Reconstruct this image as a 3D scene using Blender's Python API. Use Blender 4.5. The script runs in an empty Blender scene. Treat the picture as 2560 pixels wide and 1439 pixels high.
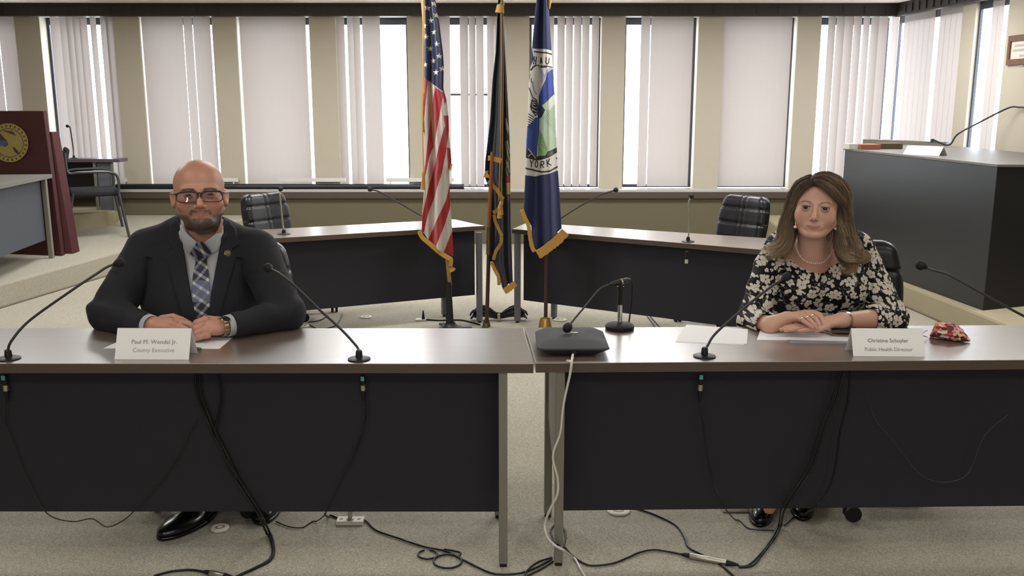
import bpy, math, random
import numpy as np
from math import sin, cos, tan, pi, radians, sqrt, atan2
from mathutils import Vector, Matrix
random.seed(7); RNG = np.random.default_rng(7)
SC = bpy.context.scene
COL = SC.collection

# ------------------------------------------------------------ camera
CAM_F, CAM_T, CAM_H = 2300.0, radians(11.3), 1.576
cam = bpy.data.cameras.new('camera'); camo = bpy.data.objects.new('camera', cam); COL.objects.link(camo)
cam.sensor_fit = 'HORIZONTAL'; cam.sensor_width = 36.0; cam.lens = 36.0 * CAM_F / 2560.0
cam.clip_start = 0.05; cam.clip_end = 200
camo.location = (0, 0, CAM_H); camo.rotation_euler = (pi / 2 - CAM_T, 0, 0)
SC.camera = camo
# ------------------------------------------------------------ colour management
SC.view_settings.view_transform = 'Standard'
try: SC.view_settings.look = 'None'
except Exception: pass
SC.view_settings.gamma = 1.0
SC.view_settings.use_curve_mapping = False
SC.view_settings.exposure = 0.12
SC.cycles.use_denoising = True
try: SC.cycles.denoiser = 'OPENIMAGEDENOISE'
except Exception: pass
SC.cycles.max_bounces = 8; SC.cycles.diffuse_bounces = 4; SC.cycles.glossy_bounces = 4
SC.cycles.transmission_bounces = 6; SC.cycles.transparent_max_bounces = 12
SC.cycles.sample_clamp_indirect = 6.0
SC.cycles.caustics_reflective = False; SC.cycles.caustics_refractive = False
# ------------------------------------------------------------ daylight outside (overcast white sky)
W = bpy.data.worlds.new('overcast'); SC.world = W; W.use_nodes = True
bg = W.node_tree.nodes['Background']; bg.inputs[0].default_value = (0.86, 0.91, 1.0, 1); bg.inputs[1].default_value = 8.5
# ------------------------------------------------------------ ceiling lamps (recessed troffers, area lights in their openings); rearmost row added as fill
CEIL = 2.652
LAMPS = [(x, y, p) for (x, y, p) in [
    (-3.4, 8.6, 66), (-1.15, 8.6, 66), (1.15, 8.6, 66), (3.2, 8.6, 66),
    (-3.4, 5.9, 64), (-1.15, 5.9, 64), (1.15, 5.9, 64), (3.4, 5.9, 64),
    (-2.2, 2.6, 6), (0.0, 2.6, 6), (2.2, 2.6, 6), (-2.2, -0.4, 26), (0.0, -0.4, 26), (2.2, -0.4, 26), (-2.2, -3.2, 80), (0.0, -3.2, 80), (2.2, -3.2, 80)]]  # last three: extra lamps added far behind the camera to brighten upright surfaces
for (x, y, p) in LAMPS:
    L = bpy.data.lights.new('lamp', 'AREA'); L.shape = 'RECTANGLE'; L.size = 1.1; L.size_y = 0.5
    L.energy = p * 0.5; L.color = (0.975, 0.985, 1.0)
    o = bpy.data.objects.new('troffer_lamp', L); COL.objects.link(o); o.location = (x, y, CEIL - 0.035)

# ------------------------------------------------------------ measuring helpers: a photo pixel seen at a known depth / height
def ray(u, v):
    a = (u - 1280) / CAM_F; b = (719.5 - v) / CAM_F
    return a, cos(CAM_T) + b * sin(CAM_T), -sin(CAM_T) + b * cos(CAM_T)
def PY(u, v, Y):
    x, y, z = ray(u, v); t = Y / y
    return Vector((x * t, Y, CAM_H + z * t))
def PZ(u, v, z0):
    x, y, z = ray(u, v); t = (z0 - CAM_H) / z
    return Vector((x * t, y * t, z0))

# ------------------------------------------------------------ materials
def lin(c):
    if isinstance(c, str):
        c = tuple(int(c[i:i + 2], 16) / 255 for i in (0, 2, 4))
    return tuple((x / 12.92 if x <= 0.04045 else ((x + 0.055) / 1.055) ** 2.4) for x in c)
MATS = {}
def mat(name, col, rough=0.5, metal=0.0, spec=0.5, noise=0.0, nscale=40.0, bump=0.0, bscale=200.0, col2=None, sheen=0.0,
        coat=0.0, stretch=None, sss=0.0, attr=None, trans=0.0):
    if name in MATS: return MATS[name]
    m = bpy.data.materials.new(name); m.use_nodes = True; MATS[name] = m
    nt = m.node_tree; N = nt.nodes; K = nt.links
    b = N['Principled BSDF']
    c = lin(col)
    b.inputs['Base Color'].default_value = (*c, 1); b.inputs['Roughness'].default_value = rough
    b.inputs['Metallic'].default_value = metal; b.inputs['Specular IOR Level'].default_value = spec
    if sheen: b.inputs['Sheen Weight'].default_value = sheen
    if coat: b.inputs['Coat Weight'].default_value = coat; b.inputs['Coat Roughness'].default_value = 0.1
    if trans: b.inputs['Transmission Weight'].default_value = trans
    if sss:
        b.inputs['Subsurface Weight'].default_value = sss; b.inputs['Subsurface Radius'].default_value = (0.012, 0.005, 0.003)
        b.inputs['Subsurface Scale'].default_value = 0.6
    tc = N.new('ShaderNodeTexCoord'); vec = tc.outputs['Object']
    if stretch:
        mp = N.new('ShaderNodeMapping'); mp.inputs['Scale'].default_value = stretch; K.new(vec, mp.inputs[0]); vec = mp.outputs[0]
    src = None
    if attr:
        a = N.new('ShaderNodeAttribute'); a.attribute_name = attr; src = a.outputs['Color']; K.new(src, b.inputs['Base Color'])
    if noise or col2:
        n = N.new('ShaderNodeTexNoise'); n.inputs['Scale'].default_value = nscale; n.inputs['Detail'].default_value = 5
        K.new(vec, n.inputs['Vector'])
        mx = N.new('ShaderNodeMix'); mx.data_type = 'RGBA'
        if col2:
            rp = N.new('ShaderNodeValToRGB'); rp.color_ramp.elements[0].position = 0.36; rp.color_ramp.elements[1].position = 0.64
            K.new(n.outputs[0], rp.inputs[0]); K.new(rp.outputs[0], mx.inputs['Factor'])
            mx.inputs['A'].default_value = (*c, 1); mx.inputs['B'].default_value = (*lin(col2), 1)
        else:
            K.new(n.outputs[0], mx.inputs['Factor'])
            if src is not None:
                for key, f in (('A', 1 - noise), ('B', 1 + noise)):
                    q = N.new('ShaderNodeMix'); q.data_type = 'RGBA'; q.blend_type = 'MULTIPLY'; q.inputs['Factor'].default_value = 1
                    K.new(src, q.inputs['A']); q.inputs['B'].default_value = (f, f, f, 1); K.new(q.outputs['Result'], mx.inputs[key])
            else:
                mx.inputs['A'].default_value = (*[x * (1 - noise) for x in c], 1); mx.inputs['B'].default_value = (*[min(1, x * (1 + noise)) for x in c], 1)
        K.new(mx.outputs['Result'], b.inputs['Base Color'])
    if bump:
        n2 = N.new('ShaderNodeTexNoise'); n2.inputs['Scale'].default_value = bscale; n2.inputs['Detail'].default_value = 3
        K.new(vec, n2.inputs['Vector'])
        bp = N.new('ShaderNodeBump'); bp.inputs['Strength'].default_value = bump; bp.inputs['Distance'].default_value = 0.004
        K.new(n2.outputs[0], bp.inputs['Height']); K.new(bp.outputs[0], b.inputs['Normal'])
    return m

# ------------------------------------------------------------ object plumbing
OFF = {}
def tag(o, label=None, cat=None, group=None, kind=None):
    if label: o['label'] = label
    if cat: o['category'] = cat
    if group: o['group'] = group
    if kind: o['kind'] = kind
    return o
def thing(name, label, cat, loc=(0, 0, 0), group=None):
    o = bpy.data.objects.new(name, None); COL.objects.link(o); o.empty_display_size = 0.05
    o.location = loc; OFF[o.name] = Vector(loc)
    return tag(o, label, cat, group)
def mkobj(name, V, F, m, parent=None, smooth=None, bevel=0, colors=None, uv=None):
    """V in world coordinates; they are moved into the parent's frame"""
    me = bpy.data.meshes.new(name)
    V = np.asarray(V, dtype=np.float64).reshape(-1, 3)
    if parent is None:
        c = Vector(((V[:, 0].min() + V[:, 0].max()) / 2, (V[:, 1].min() + V[:, 1].max()) / 2, V[:, 2].min()))
    else:
        c = OFF[parent.name]
    V = V - np.array(c)
    if isinstance(F, np.ndarray):
        me.vertices.add(len(V)); me.vertices.foreach_set('co', V.astype(np.float32).ravel())
        n, k = F.shape
        me.loops.add(n * k); me.loops.foreach_set('vertex_index', F.astype(np.int32).ravel())
        me.polygons.add(n); me.polygons.foreach_set('loop_start', np.arange(0, n * k, k, dtype=np.int32))
        me.update(calc_edges=True); me.validate()
    else:
        me.from_pydata(V.tolist(), [], F); me.update()
    if smooth is not None:
        me.polygons.foreach_set('use_smooth', [True] * len(me.polygons))
        if smooth < 180: me.set_sharp_from_angle(angle=radians(smooth))
    if colors is not None:
        at = me.color_attributes.new('Col', 'FLOAT_COLOR', 'POINT')
        C4 = np.ones((len(V), 4), dtype=np.float32); C4[:, :3] = colors; at.data.foreach_set('color', C4.ravel())
    if m is not None:
        for mm in (m if isinstance(m, (list, tuple)) else [m]): me.materials.append(mm)
    o = bpy.data.objects.new(name, me); COL.objects.link(o)
    if parent is not None:
        o.parent = parent; OFF[o.name] = OFF[parent.name]
    else:
        o.location = c; OFF[o.name] = c
    if bevel:
        bm_ = o.modifiers.new('bevel', 'BEVEL'); bm_.width = bevel; bm_.segments = 2; bm_.limit_method = 'ANGLE'; bm_.angle_limit = radians(40)
    return o
class MB:
    def __init__(s): s.V = []; s.F = []
    def add(s, V, F):
        n = len(s.V); s.V += [tuple(p) for p in V]; s.F += [tuple(i + n for i in f) for f in F]; return s
    def box(s, x0, x1, y0, y1, z0, z1):
        return s.add([(x0, y0, z0), (x1, y0, z0), (x1, y1, z0), (x0, y1, z0), (x0, y0, z1), (x1, y0, z1), (x1, y1, z1), (x0, y1, z1)],
                     [(0, 3, 2, 1), (4, 5, 6, 7), (0, 1, 5, 4), (1, 2, 6, 5), (2, 3, 7, 6), (3, 0, 4, 7)])
    def obox(s, c, ax, ay, az):
        c = Vector(c); ax = Vector(ax); ay = Vector(ay); az = Vector(az)
        P = [c + ax * i + ay * j + az * k for k in (-1, 1) for (i, j) in ((-1, -1), (1, -1), (1, 1), (-1, 1))]
        return s.add(P, [(0, 3, 2, 1), (4, 5, 6, 7), (0, 1, 5, 4), (1, 2, 6, 5), (2, 3, 7, 6), (3, 0, 4, 7)])
    def prism(s, poly, z0, z1):
        n = len(poly); A = sum(poly[i][0] * poly[(i + 1) % n][1] - poly[(i + 1) % n][0] * poly[i][1] for i in range(n))
        if A < 0: poly = poly[::-1]
        zt = z1 if hasattr(z1, '__len__') else [z1] * n
        if A < 0 and hasattr(z1, '__len__'): zt = list(zt)[::-1]
        V = [(p[0], p[1], z0) for p in poly] + [(p[0], p[1], zt[i]) for i, p in enumerate(poly)]
        F = [tuple(range(n - 1, -1, -1)), tuple(range(n, 2 * n))] + [(i, (i + 1) % n, n + (i + 1) % n, n + i) for i in range(n)]
        return s.add(V, F)
    def slab(s, poly3, d):
        """closed polygon in space, extruded by the vector d"""
        n = len(poly3); P = [Vector(p) for p in poly3]; d = Vector(d)
        nrm = Vector((0, 0, 0))
        for i in range(n): nrm += P[i].cross(P[(i + 1) % n])
        if nrm.dot(d) > 0: P = P[::-1]
        return s.add(P + [p + d for p in P], [tuple(range(n)), tuple(range(2 * n - 1, n - 1, -1))] + [(i, n + i, n + (i + 1) % n, (i + 1) % n) for i in range(n)])
    def tube(s, pts, r, n=8, caps=True, flat=None):
        P = [Vector(p) for p in pts]; m = len(P)
        R = r if hasattr(r, '__len__') else [r] * m
        up = Vector((0, 0, 1)); V = []; prev = None
        for i in range(m):
            t = (P[min(i + 1, m - 1)] - P[max(i - 1, 0)]);
            if t.length < 1e-9: t = Vector((0, 0, 1))
            t.normalize()
            if prev is None:
                a = up if abs(t.z) < 0.9 else Vector((1, 0, 0))
                x = t.cross(a).normalized()
            else:
                x = (prev - t * prev.dot(t))
                x = x.normalized() if x.length > 1e-6 else t.orthogonal().normalized()
            prev = x; y = t.cross(x)
            for k in range(n):
                a = 2 * pi * k / n
                V.append(P[i] + x * (R[i] * cos(a)) + y * (R[i] * sin(a) * (flat or 1)))
        F = [(i * n + k, i * n + (k + 1) % n, (i + 1) * n + (k + 1) % n, (i + 1) * n + k) for i in range(m - 1) for k in range(n)]
        if caps: F += [tuple(range(n - 1, -1, -1)), tuple(range((m - 1) * n, m * n))]
        return s.add(V, F)
    def lathe(s, prof, c, n=24, axis=(0, 0, 1)):
        az = Vector(axis).normalized(); ax = az.orthogonal().normalized(); ay = az.cross(ax); c = Vector(c)
        V = [c + az * z + (ax * cos(2 * pi * k / n) + ay * sin(2 * pi * k / n)) * r for (r, z) in prof for k in range(n)]
        m = len(prof)
        F = [(i * n + k, i * n + (k + 1) % n, (i + 1) * n + (k + 1) % n, (i + 1) * n + k) for i in range(m - 1) for k in range(n)]
        F += [tuple(range(n - 1, -1, -1)), tuple(range((m - 1) * n, m * n))]
        return s.add(V, F)
    def ball(s, c, r, n=16, m=10):
        rx, ry, rz = r if hasattr(r, '__len__') else (r, r, r)
        V = []; c = Vector(c)
        for i in range(m + 1):
            t = pi * i / m
            for k in range(n):
                a = 2 * pi * k / n
                V.append((c.x + rx * max(sin(t), 1e-4) * cos(a), c.y + ry * max(sin(t), 1e-4) * sin(a), c.z - rz * cos(t)))
        F = [(i * n + k, i * n + (k + 1) % n, (i + 1) * n + (k + 1) % n, (i + 1) * n + k) for i in range(m) for k in range(n)]
        return s.add(V, F)
    def build(s, name, m, parent=None, smooth=35, bevel=0): return mkobj(name, s.V, s.F, m, parent, smooth, bevel)
def spline(pts, k=6):
    P = [Vector(p) for p in pts]; out = []
    for i in range(len(P) - 1):
        p0 = P[max(i - 1, 0)]; p1 = P[i]; p2 = P[i + 1]; p3 = P[min(i + 2, len(P) - 1)]
        for j in range(k):
            t = j / k
            out.append(0.5 * ((2 * p1) + (p2 - p0) * t + (2 * p0 - 5 * p1 + 4 * p2 - p3) * t * t + (3 * p1 - p0 - 3 * p2 + p3) * t ** 3))
    out.append(P[-1]); return out
def copy_tree(o, loc=None, rotz=None):
    def rec(x, parent):
        c = x.copy(); COL.objects.link(c); c.parent = parent
        for ch in list(x.children): rec(ch, c)
        return c
    c = rec(o, None)
    if loc is not None: c.location = loc
    if rotz is not None: c.rotation_euler = (0, 0, rotz)
    return c

# ------------------------------------------------------------ signed-distance modelling (bodies, clothing, cushions)
f4 = np.float32
def sd_rc(p, a, b, ra, rb):
    a = np.array(a, f4); b = np.array(b, f4); ba = b - a
    h = np.clip(((p - a) @ ba) / max(float(ba @ ba), 1e-9), 0, 1)
    d = p - a - h[:, None] * ba
    return np.sqrt((d * d).sum(1)) - (ra + (rb - ra) * h)
def sd_el(p, c, r, R=None):
    q = p - np.array(c, f4)
    if R is not None: q = q @ np.array(R, f4)
    r = np.array(r, f4); k0 = np.sqrt(((q / r) ** 2).sum(1)); k1 = np.sqrt(((q / (r * r)) ** 2).sum(1))
    return np.where(k1 < 1e-6, -r.min(), k0 * (k0 - 1) / np.maximum(k1, 1e-6))
def sd_box(p, c, h, r=0.0, R=None):
    q = p - np.array(c, f4)
    if R is not None: q = q @ np.array(R, f4)
    q = np.abs(q) - (np.array(h, f4) - r)
    return np.sqrt((np.maximum(q, 0) ** 2).sum(1)) + np.minimum(q.max(1), 0) - r
def smin(a, b, k): h = np.clip(0.5 + 0.5 * (b - a) / k, 0, 1); return b + (a - b) * h - k * h * (1 - h)
def smax(a, b, k): return -smin(-a, -b, k)
def rotm(ax, ang): return np.array(Matrix.Rotation(ang, 3, ax))
def surfnet(fn, lo, hi, h):
    lo = np.array(lo, float); hi = np.array(hi, float); B = 4
    n = (np.ceil((hi - lo) / h / B).astype(int)) * B
    nb = n // B
    gi = np.stack(np.meshgrid(*[np.arange(k) for k in nb], indexing='ij'), -1).reshape(-1, 3)
    ctr = lo + (gi * B + (B - 1) / 2) * h
    def ev(P):
        out = np.empty(len(P), f4)
        for i in range(0, len(P), 400000): out[i:i + 400000] = fn(P[i:i + 400000].astype(f4))
        return out
    dc = ev(ctr)
    D = np.repeat(np.repeat(np.repeat(dc.reshape(nb), B, 0), B, 1), B, 2).astype(f4)
    act = gi[np.abs(dc) < B * h * 1.6]
    loc = np.stack(np.meshgrid(*[np.arange(B)] * 3, indexing='ij'), -1).reshape(-1, 3)
    idx = (act[:, None, :] * B + loc[None]).reshape(-1, 3)
    D[idx[:, 0], idx[:, 1], idx[:, 2]] = ev(lo + idx * h)
    S = D < 0
    c = np.zeros(tuple(n - 1), np.int8)
    for i in (0, 1):
        for j in (0, 1):
            for k in (0, 1): c += S[i:n[0] - 1 + i, j:n[1] - 1 + j, k:n[2] - 1 + k]
    cells = np.argwhere((c > 0) & (c < 8))
    cid = -np.ones(tuple(n - 1), np.int64); cid[cells[:, 0], cells[:, 1], cells[:, 2]] = np.arange(len(cells))
    acc = np.zeros((len(cells), 3)); cnt = np.zeros(len(cells))
    cor = [(i, j, k) for i in (0, 1) for j in (0, 1) for k in (0, 1)]
    for a in range(3):
        for q in cor:
            if q[a] == 1: continue
            q2 = list(q); q2[a] = 1
            A = cells + q; Bc = cells + q2
            da = D[A[:, 0], A[:, 1], A[:, 2]].astype(float); db = D[Bc[:, 0], Bc[:, 1], Bc[:, 2]].astype(float)
            m = (da < 0) != (db < 0)
            t = da[m] / (da[m] - db[m]); p = A[m].astype(float); p[:, a] += t
            acc[m] += p; cnt[m] += 1
    V = lo + acc / cnt[:, None] * h
    Fs = []
    for a in range(3):
        b1, c1 = (a + 1) % 3, (a + 2) % 3
        sl0 = [slice(None)] * 3; sl1 = [slice(None)] * 3; sl0[a] = slice(0, -1); sl1[a] = slice(1, None)
        e = S[tuple(sl0)] != S[tuple(sl1)]
        E = np.argwhere(e)
        ok = (E[:, b1] > 0) & (E[:, c1] > 0) & (E[:, b1] < n[b1] - 1) & (E[:, c1] < n[c1] - 1); E = E[ok]
        ins = S[E[:, 0], E[:, 1], E[:, 2]]
        ids = []
        for (db_, dc_) in ((-1, -1), (0, -1), (0, 0), (-1, 0)):
            X = E.copy(); X[:, b1] += db_; X[:, c1] += dc_; ids.append(cid[X[:, 0], X[:, 1], X[:, 2]])
        Q = np.stack(ids, 1); Q[~ins] = Q[~ins][:, ::-1]
        Fs.append(Q)
    F = np.concatenate(Fs); F = F[(F >= 0).all(1)]
    return V, F
def joinVF(L):
    Vs = []; Fs = []; n = 0
    for V, F in L: Vs.append(V); Fs.append(F + n); n += len(V)
    return np.concatenate(Vs), np.concatenate(Fs)
def vnoise(p, s, seed=0):
    """cheap smooth 3-D noise, -1..1"""
    r = np.random.default_rng(seed); o = np.zeros(len(p))
    for k in range(6):
        d = r.normal(size=3); d /= np.linalg.norm(d); o += np.sin((p @ d) * s * (0.7 + 0.25 * k) + r.uniform(0, 6.28))
    return o / 6
def in_poly(P, poly):
    x = P[:, 0]; y = P[:, 1]; c = np.zeros(len(P), bool); n = len(poly)
    for i in range(n):
        x1, y1 = poly[i]; x2, y2 = poly[(i + 1) % n]
        if y1 == y2: continue
        m = ((y1 > y) != (y2 > y)); c ^= m & (x < (x2 - x1) * (y - y1) / (y2 - y1) + x1)
    return c
def seg_d(P, a, b):
    a = np.array(a, float); b = np.array(b, float); ba = b - a
    h = np.clip(((P - a) @ ba) / max(ba @ ba, 1e-9), 0, 1); d = P - a - h[:, None] * ba
    return np.sqrt((d * d).sum(1))
# ============================================================ THE ROOM
YW = 10.58                       # inner face of the piers on the window wall
YV = 10.42                       # front of the dark valance / of the sill band
m_carpet = mat('carpet', 'bab4a4', 0.95, spec=0.1, col2='938c7c', nscale=210, bump=0.5, bscale=420, sheen=0.1)
m_riser = mat('carpet_riser', 'a0967d', 0.95, spec=0.1, noise=0.12, nscale=120, bump=0.5, bscale=300)
m_olive = mat('olive_wall_cover', '6b6450', 0.9, spec=0.15, noise=0.08, nscale=150, bump=0.3, bscale=400)
m_pier = mat('beige_wall_vinyl', 'bcb3a2', 0.8, spec=0.2, noise=0.03, nscale=8)
m_ceil = mat('ceiling_tile', 'dedacf', 0.9, spec=0.1, noise=0.04, nscale=60)
m_dark = mat('dark_valance_wood', '2b2320', 0.55, noise=0.35, nscale=6, stretch=(6, 1, 1))
m_band = mat('sill_band_wood', '4d4137', 0.5, noise=0.2, nscale=8, stretch=(1, 1, 12))
m_sill = mat('sill_stone', 'b8b4ae', 0.25, noise=0.05)
m_frame = mat('window_frame_metal', '45464e', 0.45, 0.4)
m_white = mat('white_metal', 'd9d9d6', 0.45)

def struct(o): o['kind'] = 'structure'; return o
YF = -5.5; XL = -6.6
wallx = lambda y: 4.27 + 0.083 * (YW - y)          # the right wall leans slightly outwards towards the camera
struct(MB().prism([(XL, YF), (wallx(YF), YF), (wallx(YW), YW + 0.3), (XL, YW + 0.3)], -0.05, 0.0).build('floor', m_carpet))
struct(MB().prism([(XL, YF), (wallx(YF) + .1, YF), (wallx(YW) + .1, YW + 0.4), (XL, YW + 0.4)], CEIL, CEIL + 0.05).build('ceiling', m_ceil))
struct(MB().box(XL - 0.1, XL, YF, YW + 0.3, 0, CEIL).build('wall_left', m_pier))
struct(MB().box(XL, wallx(YF) + 0.1, YF - 0.1, YF, 0, CEIL).build('wall_front', m_pier))
# lower part of the window wall, sill and its dark band
z_sill = PY(1280, 474, YV).z; z_band = PY(1280, 496, YV).z
z_vb = PY(1280, 40, YV).z; z_vt = CEIL
struct(MB().box(XL, wallx(YV) + .02, YV + 0.05, YW + 0.3, 0, z_sill - 0.03).build('wall_back', m_olive))
struct(MB().box(XL, wallx(YV), YV + 0.012, YW + 0.12, z_sill - 0.03, z_sill).build('window_sill', m_sill, bevel=0.004))
struct(MB().box(XL, wallx(YV) - .01, YV, YV + 0.05, z_band, z_sill - 0.03).build('trim_1', m_band, bevel=0.003))
# dark valance with shallow upright ribs
vb = MB().box(XL, wallx(YV) - .01, YV, YV + 0.08, z_vb, z_vt)
for i in range(46):
    x = XL + 0.1 + i * 0.235
    if x < wallx(YV) - .15: vb.box(x, x + 0.012, YV - 0.006, YV, z_vb + 0.02, z_vt - 0.03)
struct(vb.build('trim_2', m_dark, smooth=None))
struct(MB().box(XL, wallx(YV), YV + 0.09, YW + 0.3, PY(1280, 41, YW).z + .0, CEIL).build('wall_header', m_pier))
def bx_(u, Y=YW): return PY(u, 250, Y).x
PIERS = [(-430, -368), (-187, -125), (55, 117), (297, 360), (541, 600), (780, 845), (1021, 1085), (1268, 1323), (1501, 1560), (1740, 1803), (1984, 2042)]
for i, (a, b) in enumerate(PIERS):
    struct(MB().box(bx_(a), bx_(b), YW, YW + 0.3, z_sill, z_vb + .1).build('wall_pier', m_pier, smooth=None))
struct(MB().box(XL, bx_(-430), YW, YW + 0.3, z_sill, z_vb + .1).build('wall_pier', m_pier, smooth=None))

# glass that lets daylight in
m_glass = bpy.data.materials.new('window_glass'); m_glass.use_nodes = True
nt = m_glass.node_tree; nt.nodes.clear()
o_ = nt.nodes.new('ShaderNodeOutputMaterial'); t_ = nt.nodes.new('ShaderNodeBsdfTransparent'); g_ = nt.nodes.new('ShaderNodeBsdfGlossy'); x_ = nt.nodes.new('ShaderNodeMixShader')
t_.inputs[0].default_value = (0.95, 0.97, 0.97, 1); g_.inputs['Roughness'].default_value = 0.02; x_.inputs[0].default_value = 0.05
nt.links.new(t_.outputs[0], x_.inputs[1]); nt.links.new(g_.outputs[0], x_.inputs[2]); nt.links.new(x_.outputs[0], o_.inputs[0])
# translucent vertical blind fabric
def blind_mat(name, c, t, k):
    m = bpy.data.materials.new(name); m.use_nodes = True; nt = m.node_tree; nt.nodes.clear()
    o_ = nt.nodes.new('ShaderNodeOutputMaterial'); d = nt.nodes.new('ShaderNodeBsdfDiffuse'); tr = nt.nodes.new('ShaderNodeBsdfTranslucent'); x = nt.nodes.new('ShaderNodeMixShader')
    d.inputs[0].default_value = (*lin(c), 1); tr.inputs[0].default_value = (*lin(t), 1); x.inputs[0].default_value = k
    tc = nt.nodes.new('ShaderNodeTexCoord'); mp = nt.nodes.new('ShaderNodeMapping'); mp.inputs['Scale'].default_value = (260, 260, 4)
    n = nt.nodes.new('ShaderNodeTexNoise'); n.inputs['Scale'].default_value = 1
    mm = nt.nodes.new('ShaderNodeMix'); mm.data_type = 'RGBA'; mm.inputs['A'].default_value = (*[v * .88 for v in lin(t)], 1); mm.inputs['B'].default_value = (*lin(t), 1)
    nt.links.new(tc.outputs['Object'], mp.inputs[0]); nt.links.new(mp.outputs[0], n.inputs['Vector']); nt.links.new(n.outputs[0], mm.inputs['Factor']); nt.links.new(mm.outputs['Result'], tr.inputs[0])
    nt.links.new(d.outputs[0], x.inputs[1]); nt.links.new(tr.outputs[0], x.inputs[2]); nt.links.new(x.outputs[0], o_.inputs[0]); return m
m_blind = blind_mat('blind_fabric', 'b3aba6', 'b3a6a0', 0.15)
z_head = PY(1280, 61, YW + .12).z
WIN = [  # (left u, right u, [slats: u0, u1 (closed run) or (u0, u1, tilt)])
    (-368, -187, [(-368, -187)]),
    (-125, 55, [(-125, 13), (15, 55)]),
    (117, 297, [(148, 163, .9), (170, 185, .75), (185, 200, .6), (200, 217, .3), (216, 233, .3), (245, 253, 1.1), (268, 284, .4), (281, 299, .2)]),
    (360, 541, [(368, 470), (471, 493), (494.5, 537)]),
    (600, 780, [(609, 772)]),
    (845, 1021, [(847, 867, .2), (875, 888, .8), (890, 905, .7), (911, 955)]),
    (1085, 1268, [(1085, 1127), (1151, 1172, .2), (1173, 1190, .5), (1191, 1210, .3), (1218, 1236, .4), (1236, 1268)]),
    (1323, 1501, [(1346, 1384), (1392, 1410, .5), (1413, 1430, .5), (1433, 1451, .5), (1453, 1471, .5), (1477, 1494, .4)]),
    (1560, 1740, [(1598, 1621), (1622.5, 1727)]),
    (1803, 1984, [(1802, 1970)]),
    (2042, 2240, [(2060, 2075, .6), (2080, 2097, .5), (2100, 2119, .5), (2124, 2138, .8), (2147, 2158, .9), (2166, 2181, .7), (2184, 2203, .5), (2217, 2230, .8)]),
]
BLAB = ['closed vertical blind at the far left end behind the maroon podium',
 'closed pale blind just above the maroon podium',
 'half open vertical blind above the small dark desk beside the podium',
 'closed vertical blind behind the bald man\'s head',
 'closed vertical blind above the empty chair left of centre',
 'vertical blind drawn aside beside the wide bright gap left of the striped flag',
 'partly open vertical blind between the striped flag and the dark furled flag',
 'vertical blind with even open slats right of the blue seal flag',
 'closed vertical blind right of the second bright gap',
 'closed vertical blind to the left of the woman, above the empty chair',
 'open vertical blind with many bright gaps above the woman and the dark rostrum',
 'closed vertical blind on the right side wall above the rostrum']
def slat(parent, x0, x1, tilt, Y, z0, z1, dirx=(1, 0), nrm=(0, 1)):
    w = sqrt((x1 - x0) ** 2); wr = w / max(cos(tilt), 0.35) / 2; cx = (x0 + x1) / 2
    swing = random.uniform(-.003, .003) if tilt > .1 else 0
    V = []; F = []; n = 6
    for iz, z in enumerate((z0, z1)):
        for k in range(n + 1):
            s = -1 + 2 * k / n; bow = (0.006 if tilt > .1 else .0008) * (1 - s * s)
            a = s * wr * cos(tilt); b = s * wr * sin(tilt) + bow
            off = swing if iz == 0 else 0
            V.append((cx + a * 1.0 + off, Y + b, z))
    for k in range(n): F.append((k, k + 1, n + 2 + k, n + 1 + k))
    return V, F
WINI = 0
def runs(spec, pxw=17.5):
    out = []
    for s in spec:
        if len(s) == 3: out.append(s)
        else:
            n = max(1, round((s[1] - s[0]) / pxw)); w = (s[1] - s[0]) / n
            for k in range(n): out.append((s[0] + k * w, s[0] + (k + 1) * w + .02, 0.0))
    return out
YB = YW + 0.06
for i, (a, b, spec) in enumerate(WIN):
    x0, x1 = bx_(a), bx_(b)
    if i == 10: x1 = wallx(YW) - .02
    fr = MB(); yf = YW + 0.16
    fw = 0.03
    fr.box(x0, x1, yf, yf + .05, z_sill, z_sill + .035).box(x0, x1, yf, yf + .05, z_head, z_vb + .12)
    fr.box(x0, x0 + fw, yf, yf + .05, z_sill + .035, z_head).box(x1 - fw, x1, yf, yf + .05, z_sill + .035, z_head)
    if i in (6,):
        fr.box((x0 + x1) / 2 - .015, (x0 + x1) / 2 + .015, yf, yf + .05, z_sill + .035, z_head)
        fr.box(x0 + fw, x1 - fw, yf, yf + .05, PY(0, 236, YW).z - .012, PY(0, 236, YW).z + .012)
    w = struct(fr.build('window_%d' % (i + 1), m_frame, smooth=None))
    MB().box(x0 + fw, x1 - fw, yf + .02, yf + .026, z_sill + .035, z_head).build('glass_pane', m_glass, w, smooth=None)
    t = thing('vertical_blind', BLAB[i], 'blind', ((x0 + x1) / 2, YB, z_vb), 'vertical blinds along the window wall')
    MB().box(x0 + .004, x1 - .004, YB - .02, YB + .02, z_vb + .01, z_vb + .05).build('headrail', m_white, t, smooth=None)
    for s in runs(spec):
        V, F = slat(t, bx_(s[0], YB), bx_(s[1], YB), s[2] * (-1 if i >= 6 else 1), YB, z_sill + .02, z_vb + .03)
        mkobj('slat', V, F, m_blind, t, smooth=180)
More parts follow.
